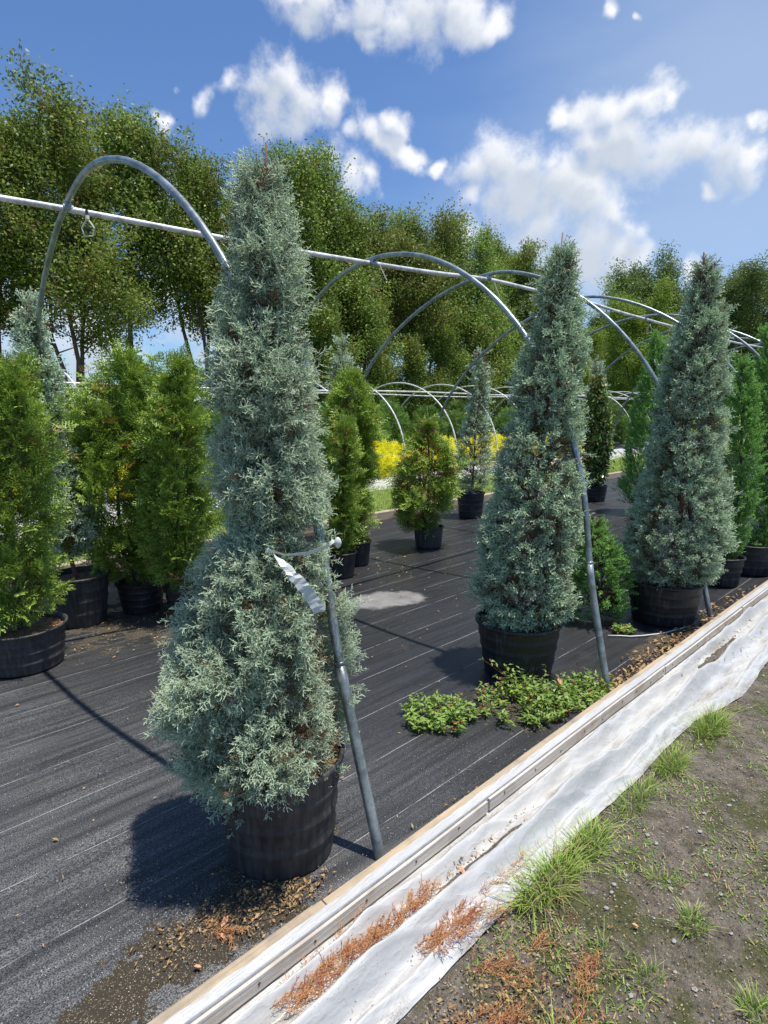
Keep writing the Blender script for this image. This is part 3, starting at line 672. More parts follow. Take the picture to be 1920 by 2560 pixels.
def crown_points(rows, n, L, seed, lump=.22, lf=5.0, gap=-.22, up=(.15, .9), inner=.28, dead_p=.03, avoid=None, stick=.05, indead_shade=.45, spires=0):
    """rows: (z, radius, offset across the view). Returns positions, directions, scales, tint, dead"""
    r = np.random.default_rng(seed); rows = sorted(rows); Z = np.array([a[0] for a in rows]); Rr = np.array([a[1] for a in rows]); Of = np.array([a[2] for a in rows])
    zz = np.linspace(Z[0], Z[-1], 400); w = np.interp(zz, Z, Rr)+.03; cdf = np.cumsum(w); cdf /= cdf[-1]
    P, D, S, G, X = [], [], [], [], []; so = seed*3.7
    while len(P) < n:
        z = np.interp(r.uniform(), cdf, zz); th = r.uniform(0, 2*math.pi); R = np.interp(z, Z, Rr); of = np.interp(z, Z, Of)
        cx, sy = math.cos(th), math.sin(th); q = Vector((cx*R*lf+so, sy*R*lf, z*lf))
        k = 1+lump*noise.noise(q)+.10*noise.noise(q*2.7)
        isin = r.uniform() < inner
        gp = noise.noise(Vector((cx*R*9+so, sy*R*9+3, z*7)))
        if (not isin) and gp < gap: continue
        s = r.uniform(.6, 1.3)
        rad = R*k - (.78*L*s) - (0 if not isin else r.uniform(.03, .12)) - (0.02*r.uniform() if not isin else 0)
        if r.uniform() < stick and not isin: rad += L*r.uniform(.25, .8)
        rad = max(rad, r.uniform(0, .02))
        o = np.array([cx, sy, 0])
        e = r.uniform(*up); tang = r.normal(size=3)*.28
        if R*k < L: e += 1.2*(1-R*k/L)
        if z < Z[0]+.2: e -= .5*(Z[0]+.2-z)/.2
        p0 = o*rad+RH*of+np.array([0, 0, z-.45*L*s*max(0, e)])
        if avoid is not None:
            tp = p0+unit(np.array([cx, sy, e])+tang)*L*s; u = min(1, max(0, (tp-avoid[0])@avoid[1]/(avoid[1]@avoid[1])))
            if np.linalg.norm(tp-avoid[0]-u*avoid[1]) < avoid[2] or np.linalg.norm((tp+p0)/2-avoid[0]-u*avoid[1]) < avoid[2]: continue
            if tp[2] < .98 or 1.15 < tp[2] < 1.26:                     # the post presses the sprays back here
                w_ = tp-avoid[0]-avoid[1]*tp[2]
                if w_@(-FH) > 0 and abs(w_@RH) < .05: continue
        P.append(p0); D.append(o+np.array([0, 0, e])+tang); S.append(s)
        G.append(min(1, max(0, .5+.5*gp+r.normal()*.18))); X.append(1. if r.uniform() < (dead_p if not isin else indead_shade) else (0 if not isin else indead_shade*.6))  # darker beside gaps, browner inside: painted crown shade along with dead foliage
    if spires:
        H = Z[-1]; main = len(P)
        for k in range(spires):
            th = 6.283*k/spires+r.uniform(-.5, .5); zt = H*r.uniform(.55, 1.03); zb = zt-r.uniform(.35, .6); Rb = np.interp(zb+.1, Z, Rr)*r.uniform(.45, .95); of = np.interp(zb, Z, Of)
            for _ in range(int(main*.055)):
                t = r.uniform(); z = zb+(zt-zb)*t; rr = .085*(1-t)+.012; a = r.uniform(0, 6.283); o = np.array([math.cos(a), math.sin(a), 0])
                c = np.array([math.cos(th), math.sin(th), 0])*Rb*(1-.25*t)+RH*of+np.array([0, 0, z])
                P.append(c+o*rr*.4); D.append(o*.8+np.array([math.cos(th)*.4, math.sin(th)*.4, r.uniform(.4, 1.6)])); S.append(r.uniform(.55, .9)); G.append(r.uniform(.3, .9)); X.append(0)
    return np.array(P), np.array(D), np.array(S), np.array(G), np.array(X)

def pot(e, rb, rt, h, style='ringed', mat='pot', lean=(0, 0), jit=.01, soil=True, down=.045):
    mb = MB(); prof = [(.001, .0), (rb*.96, 0), (rb, .006)]
    N = 26
    for k in range(1, N+1):
        t = k/N; r = rb+(rt-rb)*t; z = h*t
        if style == 'ringed':
            if k in (7, 14, 20): r += .0045
            if k in (8, 15, 21): r += .0045
            if k in (9, 16, 22): r -= .002
        prof.append((r, z*.93))
    prof += [(rt+.006, h*.935), (rt+.014, h*.945), (rt+.015, h*.985), (rt+.011, h), (rt+.004, h*1.0), (rt-.002, h*.985), (rt-.006, h*.90), (rt-.012, h*.75)]
    mb.lathe(prof, n=56, jit=jit)
    if style == 'fluted':
        out = []
        for (x, y, z) in mb.v:
            an = math.atan2(y, x); rr = math.hypot(x, y); f = 1+.012*math.cos(an*28) if z < h*.85 else 1
            out.append((x*f, y*f, z))
        mb.v = out
    po = mb.build('pot', M[mat], e, smooth=True)
    po.rotation_euler = (lean[0], lean[1], 0)
    if soil:
        n = 30; V = [(0, 0, h-down+.012)]; F = []
        for i in range(1, 9):
            for k in range(n):
                an = 2*math.pi*k/n; rr = (rt-.006)*i/8; V.append((rr*math.cos(an), rr*math.sin(an), h-down+.012*fbm(rr*20*math.cos(an), rr*20*math.sin(an))))
        for k in range(n): F.append((0, 1+k, 1+(k+1) % n))
        for i in range(7):
            for k in range(n): a = 1+i*n+k; b = 1+i*n+(k+1) % n; F.append((a, a+n, b+n, b))
        link_mesh('soil', V, F, M['soil'], e, smooth=True)
    return po

def trunk(e, rows, z0, z1, r0, mat='bark', limbs=14, seed=0, tips=0):
    r = random.Random(seed); rows = sorted(rows); Z = [a[0] for a in rows]; Of = [a[2] for a in rows]; Rr = [a[1] for a in rows]
    mb = MB(); pts = []; rad = []
    for k in range(12):
        t = k/11; z = z0+(z1-z0)*t; of = np.interp(z, Z, Of)*min(1, (z-z0)/.3+.0) if z < z0+.3 else np.interp(z, Z, Of)
        pts.append(RH*of+np.array([.006*math.sin(z*9+seed), .006*math.cos(z*7), z])); rad.append(r0*(1-.82*t))
    mb.tube(pts, rad, 8)
    for k in range(limbs):
        t = r.uniform(.08, .9); z = z0+(z1-z0)*t; c = RH*np.interp(z, Z, Of)+np.array([0, 0, z]); an = r.uniform(0, 6.28); R = np.interp(z, Z, Rr)*.8
        d = np.array([math.cos(an), math.sin(an), .7]); mb.tube([c, c+d*R*.5, c+d*R*.5+np.array([math.cos(an)*.4, math.sin(an)*.4, .7])*R*.6], [r0*.32*(1-.6*t), r0*.22*(1-.6*t), .001], 5)
    for k in range(tips):                                             # bare leaders above the crown
        top = pts[-1]; a = r.uniform(0, 6.28); l = r.uniform(.10, .2); s = top-np.array([0, 0, r.uniform(.10, .28)])+np.array([math.cos(a), math.sin(a), 0])*.015
        q = s+np.array([math.cos(a)*.03, math.sin(a)*.03, l*.5]); mb.tube([s, q, q+np.array([math.cos(a)*.012, math.sin(a)*.012, l*.45])], [.007, .0055, .0035], 6)
    return mb.build('trunk', M[mat], e, smooth=True)

def plant(name, base, rows, n, T, mat, label, cat, group, seed, L=.095, scale=1.0, potd=None, tr=.018, trunkmat='bark', tips=0, cp=None, leader=0.0):
    e = empty(name, (base[0], base[1], .012), label, cat, group)
    P, D, S, G, X = crown_points(rows, n, L*scale, seed, **(cp or {}))
    v, f, c = bake(T, P, D, S*scale, G, X, seed=seed)
    link_mesh('foliage', v, f, M[mat], e, tint=c)
    zs = [r[0] for r in rows]
    if potd: pot(e, **potd)
    trunk(e, rows, (potd['h']-.06 if potd else 0), max(zs)+leader, tr, trunkmat, seed=seed, tips=tips)
    return e

PL = {
'T1':( (-1.66, 1.03) , [(2.35, 0.01, 0.021), (2.28, 0.049, 0.021), (2.22, 0.084, 0.026), (2.08, 0.125, 0.03), (1.95, 0.155, 0.017), (1.81, 0.175, 0.007), (1.66, 0.193, 0.001), (1.52, 0.199, 0.006), (1.37, 0.205, 0.018), (1.26, 0.192, 0.029), (1.2, 0.162, 0.019), (1.13, 0.213, -0.011), (0.97, 0.275, -0.03), (0.8, 0.315, -0.041), (0.63, 0.344, -0.041), (0.46, 0.328, -0.045), (0.28, 0.233, -0.053), (0.17, 0.134, -0.066)] ),
'T2':( (-1.93, 2.97) , [(2.49, 0.015, 0.176), (2.43, 0.058, 0.175), (2.33, 0.084, 0.166), (2.21, 0.137, 0.158), (2.09, 0.153, 0.166), (1.83, 0.21, 0.138), (1.57, 0.222, 0.13), (1.3, 0.268, 0.089), (1.02, 0.304, 0.075), (0.74, 0.308, 0.043), (0.45, 0.302, 0.019), (0.3, 0.2, 0.028)] ),
'T3':( (-1.66, 4.53) , [(2.65, 0.016, 0.096), (2.51, 0.081, 0.133), (2.36, 0.131, 0.13), (2.2, 0.174, 0.126), (1.88, 0.237, 0.106), (1.55, 0.257, 0.081), (1.21, 0.291, 0.087), (0.87, 0.364, 0.079), (0.51, 0.399, 0.066), (0.37, 0.327, 0.055), (0.29, 0.177, 0.052)] ),
'G1':( (-1.64, 5.85) , [(2.1, 0.012, -0.005), (1.93, 0.091, 0.008), (1.74, 0.156, 0.043), (1.13, 0.165, 0.073), (0.5, 0.137, 0.1), (0.28, 0.106, 0.046)] ),
'G1b':( (-1.6, 6.5) , [(2.38, 0.021, -0.033), (2.13, 0.119, 0.003), (1.75, 0.197, 0.053), (1.09, 0.167, 0.109), (0.64, 0.147, 0.132), (0.22, 0.16, 0.116)] ),
'G2':( (-4.1, 8.8) , [(2.81, 0.034, 0.531), (2.46, 0.173, 0.555), (1.85, 0.298, 0.545), (1.15, 0.373, 0.521), (0.44, 0.396, 0.515), (0.15, 0.289, 0.57)] ),
'LOW':( (-1.98, 4.2) , [(0.77, 0.105, -0.078), (0.59, 0.202, -0.06), (0.33, 0.257, -0.029), (0.07, 0.241, 0.002), (-0.09, 0.162, 0.02)] ),
'A':( (-4.3, 0.7) , [(1.95, 0.041, 0.244), (1.87, 0.152, 0.235), (1.6, 0.238, 0.204), (1.32, 0.284, 0.157), (1.03, 0.309, 0.117), (0.73, 0.328, 0.097), (0.43, 0.325, 0.114), (0.31, 0.134, 0.025)] ),
'B':( (-4.8, 1.3) , [(2.46, 0.016, -0.158), (2.25, 0.091, -0.172), (1.93, 0.143, -0.14), (1.59, 0.153, -0.134), (1.25, 0.173, -0.135), (1.08, 0.165, -0.075), (0.9, 0.175, -0.014), (0.72, 0.185, 0.012), (0.54, 0.124, -0.068)] ),
'C':( (-4.75, 1.75) , [(2.06, 0.036, 0.022), (1.94, 0.214, 0.012), (1.59, 0.344, -0.089), (1.23, 0.367, -0.12), (0.85, 0.353, -0.134), (0.47, 0.283, -0.128), (0.3, 0.152, -0.124)] ),
'D':( (-4.3, 1.95) , [(2.07, 0.017, 0.042), (1.92, 0.129, 0.024), (1.58, 0.208, -0.008), (1.24, 0.232, -0.018), (0.88, 0.232, -0.038), (0.51, 0.217, -0.081), (0.29, 0.1, -0.124)] ),
'a':( (-4.35, 3.56) , [(1.57, 0.022, 0.033), (1.35, 0.143, 0.039), (0.91, 0.178, 0.019), (0.45, 0.124, -0.002), (0.27, 0.068, -0.017)] ),
'b':( (-4.6, 3.97) , [(2.05, 0.023, -0.021), (1.89, 0.164, -0.024), (1.56, 0.248, 0.006), (1.09, 0.233, -0.021), (0.6, 0.19, -0.042), (0.25, 0.123, -0.029)] ),
'c':( (-4.65, 5.15) , [(1.52, 0.022, -0.021), (1.28, 0.19, -0.004), (1.01, 0.342, 0.011), (0.73, 0.352, -0.062), (0.46, 0.291, -0.098), (0.23, 0.195, -0.084)] ),
'd':( (-5.5, 7.05) , [(2.52, 0.027, 0.11), (2.2, 0.129, 0.123), (1.87, 0.171, 0.102), (1.53, 0.2, 0.081), (1.19, 0.257, 0.045), (0.84, 0.301, 0.037), (0.49, 0.264, 0.039), (0.35, 0.141, 0.024)] ),
'g':( (-5.3, 5.0) , [(2.5, 0.022, -0.43), (2.22, 0.129, -0.43), (1.83, 0.178, -0.446), (1.27, 0.214, -0.463), (0.7, 0.159, -0.475), (0.34, 0.088, -0.468)] ),
'e':( (-4.9, 9.9) , [(2.17, 0.04, -0.095), (1.82, 0.189, -0.064), (1.1, 0.261, -0.039), (0.52, 0.218, -0.022), (0.32, 0.116, -0.031)] ),
'h':( (-4.9, 11.4) , [(2.59, 0.022, -0.827), (2.18, 0.145, -0.797), (1.49, 0.2, -0.752), (0.6, 0.158, -0.706)] ),
}
PJ = 'potted blue junipers standing around the fabric bed'
def B(k): return PL[k][0]
def Rw(k, dz=0, zmin=None, o=0.0, f=1.0):
    rows = [(a[0]+dz, a[1]*f, a[2]+o) for a in PL[k][1]]
    if zmin is not None: rows = [r for r in rows if r[0] >= zmin]
    return rows

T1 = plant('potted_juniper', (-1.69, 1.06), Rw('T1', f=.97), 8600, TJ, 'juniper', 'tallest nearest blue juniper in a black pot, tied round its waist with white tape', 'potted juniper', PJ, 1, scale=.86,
      potd=dict(rb=.19, rt=.228, h=.385, style='ringed', mat='pot_faded', jit=.02), tr=.018, trunkmat='twig', tips=7, leader=-.02, cp=dict(gap=-.12, up=(.0, .85), lump=.24, inner=.36, indead_shade=.2, avoid=(np.array([-1.379+1.69, 1.279-1.06, 0]), np.array([-.224, -.025, 1.0]), .045)))
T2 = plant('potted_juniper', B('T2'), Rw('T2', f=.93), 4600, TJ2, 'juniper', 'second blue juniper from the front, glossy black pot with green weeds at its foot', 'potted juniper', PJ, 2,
      potd=dict(rb=.20, rt=.247, h=.335), tr=.02, trunkmat='twig', leader=.07, cp=dict(lump=.22, gap=-.12, inner=.34, indead_shade=.3))
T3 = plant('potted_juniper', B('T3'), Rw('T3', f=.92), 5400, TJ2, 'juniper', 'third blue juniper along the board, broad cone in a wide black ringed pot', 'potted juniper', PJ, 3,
      potd=dict(rb=.215, rt=.262, h=.32), tr=.03, trunkmat='twig', leader=.02, cp=dict(lump=.2, gap=-.14, inner=.34, indead_shade=.3))
plant('potted_juniper', B('B'), Rw('B', f=1.05), 2300, TJ3, 'juniper', 'thin sparse blue juniper with bare stem at the left, in a wide ringed pot', 'potted juniper', PJ, 4, scale=1.1,
      potd=dict(rb=.175, rt=.215, h=.39, mat='pot_faded'), tr=.018, trunkmat='twig', cp=dict(lump=.2, gap=-.1, inner=.15))
plant('potted_juniper', B('d'), Rw('d'), 1100, TJ3, 'juniper', 'slender blue juniper in a black pot at the far edge of the fabric', 'potted juniper', PJ, 5, scale=1.35,
      potd=dict(rb=.17, rt=.205, h=.385), cp=dict(lump=.15))
plant('potted_juniper', (-5.62, 4.66), Rw('g', o=.44), 900, TJ3, 'juniper', 'blue juniper mostly hidden behind the nearest one, only its pointed top clear', 'potted juniper', PJ, 6, scale=1.3,
      potd=dict(rb=.17, rt=.2, h=.3), cp=dict(lump=.15))
plant('potted_juniper', (-5.45, 10.8), Rw('h', o=.79), 600, TJ3, 'juniper', 'distant blue juniper showing only its thin tip behind the dark glossy shrub', 'potted juniper', PJ, 7, scale=1.6,
      potd=dict(rb=.17, rt=.2, h=.3), cp=dict(lump=.15))
plant('potted_juniper', (-1.75, 8.9), [(2.95, .02, .19), (2.7, .11, .17), (2.3, .19, .14), (1.5, .27, .08), (.8, .32, .03), (.35, .2, 0)], 1300, TJ3, 'juniper', 'dark blue juniper cut by the right edge of the photo, with a wooden stake', 'potted juniper', PJ, 8, scale=1.3,
      potd=dict(rb=.17, rt=.2, h=.3), cp=dict(lump=.15))
o = MB().tube([(0, 0, 0), (.01, .0, 2.95)], .014, 8).build('stake', M['timber'], None); o.location = (-1.56, 8.6, 0); tag(o, 'thin wooden stake standing by the dark juniper at the right edge', 'stake')

PG = 'potted green junipers on the fabric bed'
GU = dict(lump=.34, lf=5.5, up=(.5, 1.7), gap=-.3, inner=.2, dead_p=.0, indead_shade=.05, stick=.1)
plant('potted_green_juniper', B('G1'), Rw('G1'), 1500, TG, 'green_juniper', 'bright green narrow juniper just behind the third blue juniper, in a small pot', 'potted juniper', PG, 11, scale=1.1, potd=dict(rb=.13, rt=.16, h=.27), cp=GU)
plant('potted_green_juniper', B('G1b'), Rw('G1b'), 1700, TG, 'green_juniper', 'bright green juniper at the right edge, in the wide black pot by the timber board', 'potted juniper', PG, 12, scale=1.15, potd=dict(rb=.2, rt=.235, h=.3), cp=GU)
plant('potted_green_juniper', (-3.73, 9.19), Rw('G2', o=-.54), 2100, TG, 'green_juniper', 'large dark green pointed juniper farther back between the second and third blue ones', 'potted juniper', PG, 13, scale=1.5, potd=dict(rb=.18, rt=.22, h=.3), cp=GU)
plant('juniper_shrub', (-2.02, 4.18), [(.77, .10, -.06), (.6, .2, -.05), (.33, .27, -.02), (.12, .25, 0), (.04, .2, .0)], 1500, TG, 'green_juniper', 'low light green juniper shrub on the fabric between the second and third blue junipers', 'shrub', None, 14, scale=.95, cp=dict(lump=.4, up=(.2, 1.1), dead_p=0), tr=.012)

PT = 'potted feathery green arborvitaes on the fabric bed'
TU = dict(spires=7, lump=.6, lf=4.5, up=(-.2, .8), gap=-.04, inner=.36, dead_p=.02, stick=.2, indead_shade=.1)
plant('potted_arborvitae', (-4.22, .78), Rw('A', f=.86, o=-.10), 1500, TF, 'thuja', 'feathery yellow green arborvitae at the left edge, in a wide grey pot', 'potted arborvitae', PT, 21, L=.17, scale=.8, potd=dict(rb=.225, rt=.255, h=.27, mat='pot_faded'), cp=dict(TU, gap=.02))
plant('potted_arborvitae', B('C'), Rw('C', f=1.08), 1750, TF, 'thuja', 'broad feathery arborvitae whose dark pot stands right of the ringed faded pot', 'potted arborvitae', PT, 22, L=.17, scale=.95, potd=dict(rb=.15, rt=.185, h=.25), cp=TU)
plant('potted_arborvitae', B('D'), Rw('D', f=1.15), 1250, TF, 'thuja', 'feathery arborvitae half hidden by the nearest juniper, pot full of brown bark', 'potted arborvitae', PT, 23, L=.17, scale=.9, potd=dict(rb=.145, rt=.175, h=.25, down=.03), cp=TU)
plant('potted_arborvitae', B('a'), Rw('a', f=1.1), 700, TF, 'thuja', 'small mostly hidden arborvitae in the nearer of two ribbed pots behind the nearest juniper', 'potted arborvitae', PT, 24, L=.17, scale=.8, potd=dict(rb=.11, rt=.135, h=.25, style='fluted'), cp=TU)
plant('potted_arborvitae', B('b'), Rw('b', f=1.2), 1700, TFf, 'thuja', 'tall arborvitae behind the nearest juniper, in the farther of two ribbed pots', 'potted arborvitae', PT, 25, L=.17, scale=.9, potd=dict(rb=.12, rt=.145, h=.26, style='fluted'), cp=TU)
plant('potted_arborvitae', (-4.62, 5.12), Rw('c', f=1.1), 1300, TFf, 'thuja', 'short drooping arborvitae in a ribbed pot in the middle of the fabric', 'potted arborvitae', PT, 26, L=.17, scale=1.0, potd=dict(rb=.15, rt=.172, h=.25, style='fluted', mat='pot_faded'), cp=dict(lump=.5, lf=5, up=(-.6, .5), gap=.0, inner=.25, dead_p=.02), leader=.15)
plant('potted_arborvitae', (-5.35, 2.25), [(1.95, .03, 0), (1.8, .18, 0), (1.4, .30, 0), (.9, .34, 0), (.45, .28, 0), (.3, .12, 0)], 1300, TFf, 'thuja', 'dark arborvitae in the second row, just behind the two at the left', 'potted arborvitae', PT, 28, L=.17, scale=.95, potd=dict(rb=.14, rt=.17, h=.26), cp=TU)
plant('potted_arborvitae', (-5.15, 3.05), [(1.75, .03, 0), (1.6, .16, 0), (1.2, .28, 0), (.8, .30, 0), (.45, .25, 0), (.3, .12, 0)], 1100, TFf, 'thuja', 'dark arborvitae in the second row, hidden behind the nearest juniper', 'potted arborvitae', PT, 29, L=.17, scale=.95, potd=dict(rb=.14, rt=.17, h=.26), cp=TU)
plant('potted_holly', B('e'), Rw('e'), 1100, TH, 'holly', 'dark glossy leaved holly shrub behind the second blue juniper', 'potted shrub', None, 27, L=.06, scale=1.3, potd=dict(rb=.14, rt=.17, h=.28), cp=dict(lump=.3, gap=-.1))

# ------------------------------------------------------------------ flagging tape on the nearest juniper
def tape():
    e = empty('flagging_tape', (-1.66, 1.03, 1.17), 'white plastic tape tied round the nearest juniper and its post, loose end hanging', 'tape')
    def strip(name, pts, wid, tw):
        V = []; F = []
        for i, p in enumerate(pts):
            p = np.array(p); t = unit(np.array(pts[min(i+1, len(pts)-1)])-np.array(pts[max(i-1, 0)])); a = tw[i]
            s0 = unit(np.cross(t, -FWD)); s1 = unit(np.cross(t, s0)); s = s0*math.cos(a)+s1*math.sin(a); w = wid[i]
            V += [p-s*w, p+s*w*.5*noise.noise(Vector((i*.7, 2, 1)))+s1*w*.30*noise.noise(Vector((i*.5, 8, 1))), p+s*w]
        for i in range(len(pts)-1):
            for k in range(2): a = i*3+k; F.append((a, a+1, a+4, a+3))
        o = link_mesh(name, V, F, M['tape'], e); so = o.modifiers.new('s', 'SOLIDIFY'); so.thickness = .0003
    F0 = unit(np.array([1.66, -1.03, 0])); 
    def pt(across, toward, z): return RH*across+F0*toward+np.array([0, 0, z-1.17])
    strip('band', [pt(.0, .17, 1.19), pt(.06, .18, 1.175), pt(.13, .16, 1.175), pt(.20, .10, 1.185), pt(.225, .04, 1.19)], [.004, .005, .006, .007, .007], [.3, .9, .5, .8, .1])
    ctrl = np.array([pt(.005, .175, 1.195), pt(.03, .205, 1.178), pt(.065, .225, 1.14), pt(.10, .235, 1.10), pt(.13, .235, 1.06), pt(.155, .235, 1.012)])
    tt = np.linspace(0, 5, 26); P_ = np.stack([np.interp(tt, range(6), ctrl[:, k]) for k in range(3)], 1); P_ = smooth_path(P_, 2)
    P_ += np.array([[.004*noise.noise(Vector((t*2.3, 1, 1))), .004*noise.noise(Vector((t*2.3, 5, 1))), .003*noise.noise(Vector((t*3, 9, 1)))] for t in tt])
    strip('loose_end', list(P_), list(np.interp(tt, [0, 1, 2, 3, 5], [.005, .009, .013, .018, .019])), list(np.interp(tt, [0, .8, 1.6, 2.4, 3.5, 5], [.2, 1.4, 2.6, 3.0, 3.3, 3.1])+np.array([.4*noise.noise(Vector((t*4, 3, 3))) for t in tt])))
    mb = MB(); mb.lathe([(.001, -.02), (.009, -.012), (.012, .0), (.009, .012), (.001, .018)], n=12, jit=.12)
    o = mb.build('knot', M['tape'], e, smooth=True); o.location = tuple(pt(.235, .05, 1.185))
tape()

# ------------------------------------------------------------------ small things on the ground
def blades(cx, cy, rx, ry, n, h, w, seed, z0=0., lean=.6, mat='grass', name='grass_tuft', label='', cat='grass tuft', group=None, kind=None, dead=.1):
    r = np.random.default_rng(seed); V, F, T = [], [], []
    for k in range(n):
        a = r.uniform(0, 6.28); q = math.sqrt(r.uniform())
        p = np.array([q*rx*math.cos(a)*.8, q*ry*math.sin(a)*.8, 0]); d = np.array([math.cos(a)*q+r.normal()*.55, math.sin(a)*q+r.normal()*.55, 0])*lean*r.uniform(.5, 1.6)
        L = h*r.uniform(.25, 1.15); ww = w*r.uniform(.7, 1.2); s = unit(np.array([-d[1], d[0], 0])+r.normal(size=3)*.3); c = len(V)
        g, dd = r.uniform(), float(r.uniform() < dead)
        for i in range(4):
            t = i/3; m_ = p+np.array([0, 0, L*t*(1-.35*t)])+d*L*t*t; wi = ww*(1-t*.85)
            V += [m_-s*wi*.5, m_+s*wi*.5]; T += [(t, g, dd, 1)]*2
        for i in range(3): b = c+2*i; F.append((b, b+1, b+3, b+2))
    o = link_mesh(name, np.array(V), np.array(F), M[mat], None, tint=np.array(T)); o.location = (cx, cy, z0)
    return tag(o, label, cat, group, kind)
GT = 'grass tufts along the outer edge of the white plastic'
blades(-.90, 1.62, .08, .20, 620, .085, .0042, 1, lean=.8, dead=.2, label='dense bright grass tuft hugging the plastic edge, largest and nearest', group=GT)
blades(-.89, 1.87, .07, .16, 380, .09, .0042, 2, label='grass clump on the plastic edge just above the largest tuft, long thin blades', group=GT)
blades(-.88, 2.28, .06, .20, 330, .07, .004, 3, label='leafy grass clump halfway along the plastic edge', group=GT)
blades(-.87, 2.62, .06, .15, 330, .09, .004, 4, label='grass clump where the plastic edge starts to widen', group=GT)
blades(-.86, 3.10, .08, .18, 520, .11, .0038, 5, label='farthest arching grass tuft below the bulge of the plastic edge', group=GT)
blades(-.60, 1.16, .045, .05, 170, .065, .004, 6, label='round low grass tuft on bare soil near the bottom edge', group='small grass tufts on the bare soil')
blades(-.50, 1.80, .05, .07, 150, .055, .004, 7, label='low grass tuft on the soil at mid right', group='small grass tufts on the bare soil')
blades(-.64, 1.90, .05, .05, 90, .05, .003, 8, label='small grass tuft right of the largest tuft', group='small grass tufts on the bare soil')
blades(-.27, 1.63, .07, .05, 190, .055, .004, 9, label='spreading grass tuft at the lower right edge of the photo', group='small grass tufts on the bare soil')
blades(-.52, 1.52, .04, .06, 80, .045, .003, 10, label='thin grass tuft low on the right between moss patches', group='small grass tufts on the bare soil')
blades(-.66, 1.50, .04, .05, 70, .045, .003, 12, label='thin grass tuft between the largest tuft and the bottom edge', group='small grass tufts on the bare soil')

def scatter_ground():
    # tiny weeds and moss shoots, too many to count
    r = np.random.default_rng(5); V, F, T = [], [], []
    def H(x, y): return 0.010*fbm(x*1.7, y*1.7) + .006*fbm(x*9, y*9, 3) - .004
    n = 0
    while n < 17000:
        x, y = r.uniform(-1.0, 1.2), r.uniform(.5, 5.5)
        if x < np.interp(y, [a for a, _ in EDGE], [b for _, b in EDGE])-.02: continue
        if noise.noise(Vector((x*3.2, y*3.2, 4)))+.45*noise.noise(Vector((x*11, y*11, 8)))+.35*max(0, -.55-x) < .07+.1*r.uniform(): continue
        n += 1
        a = r.uniform(0, 6.28); L = r.uniform(.004, .020); d = np.array([math.cos(a), math.sin(a), r.uniform(.1, 1.0)])*L; s = np.array([-math.sin(a), math.cos(a), 0])*r.uniform(.0012, .0026)
        p = np.array([x, y, H(x, y)]); c = len(V); V += [p-s, p+s, p+d+s*.5, p+d-s*.5]; F.append((c, c+1, c+2, c+3)); g = r.uniform(); dd = float(r.uniform() < .28); T += [(g*.4, g, dd, 1)]*4
    tag(link_mesh('ground_cover', np.array(V), np.array(F), M['grass'], None, tint=np.array(T)), 'sparse low weeds and moss shoots over the bare soil at the right', 'ground cover', kind='stuff')
    # gravel
    V, F = [], []; ico = [(0, 0, 1), (.9, 0, .3), (.28, .85, .3), (-.73, .53, .3), (-.73, -.53, .3), (.28, -.85, .3), (.6, .4, -.5), (-.3, .75, -.5), (-.75, 0, -.5), (-.3, -.7, -.5), (.6, -.4, -.5)]
    fc = [(0, 1, 2), (0, 2, 3), (0, 3, 4), (0, 4, 5), (0, 5, 1), (1, 6, 2), (2, 6, 7), (2, 7, 3), (3, 7, 8), (3, 8, 4), (4, 8, 9), (4, 9, 5), (5, 9, 10), (5, 10, 1), (1, 10, 6)]
    for k in range(8000):
        x, y = r.uniform(-.93, 1.0), r.uniform(.5, 4.8); s = r.uniform(.0015, .0045)*(1 if r.uniform() < .94 else 2.6); an = r.uniform(0, 6.28); c0 = len(V)
        if x < np.interp(y, [a for a, _ in EDGE], [b for _, b in EDGE]): continue
        for v in ico:
            q = np.array(v)*s*np.array([1, r.uniform(.6, 1), .65]); V.append((x+q[0]*math.cos(an)-q[1]*math.sin(an), y+q[0]*math.sin(an)+q[1]*math.cos(an), H(x, y)+q[2]+s*.2))
        F += [tuple(i+c0 for i in f) for f in fc]
    tag(link_mesh('gravel', V, F, M['stone']), 'loose grey and white gravel over the bare soil at the right', 'gravel', kind='stuff')
scatter_ground()

def litter(blobs, name, label, seed, z=.016):
    r = np.random.default_rng(seed); V, F, T = [], [], []
    for (cx, cy, rx, ry, n, sz, zz) in blobs:
        for k in range(n):
            q = r.normal(size=2)*.5; x, y = cx+q[0]*rx, cy+q[1]*ry; a = r.uniform(0, 6.28); L = sz*r.uniform(.5, 1.5); w = L*r.uniform(.12, .55); el = r.uniform(-.1, .5)
            d = np.array([math.cos(a), math.sin(a), el]); s = np.array([-math.sin(a), math.cos(a), r.uniform(-.4, .4)]); p = np.array([x, y, zz+r.uniform(0, .008)]); c = len(V)
            V += [p, p+d*L*.5+s*w*.5+np.array([0, 0, .15*L]), p+d*L, p+d*L*.5-s*w*.5]; F.append((c, c+1, c+2, c+3)); g = r.uniform(); T += [(r.uniform()*.8, g, float(r.uniform() < .25), 1)]*4
    tag(link_mesh(name, np.array(V), np.array(F), M['litter'], None, tint=np.array(T)), label, 'leaf litter', kind='stuff')
litter([(-1.50, .84, .12, .16, 420, .014, .02), (-1.44, .98, .05, .10, 160, .013, .02), (-1.56, .62, .10, .10, 160, .013, .018)], 'leaf_litter', 'dry orange brown leaf litter in front of the nearest pot', 31)
litter([(-1.40, 4.3, .10, 1.2, 700, .03, .022), (-1.40, 3.3, .07, .5, 220, .024, .02), (-1.36, 2.3, .04, .9, 160, .015, .016)], 'leaf_litter', 'dry brown leaves collected along the inner side of the timber board', 32)
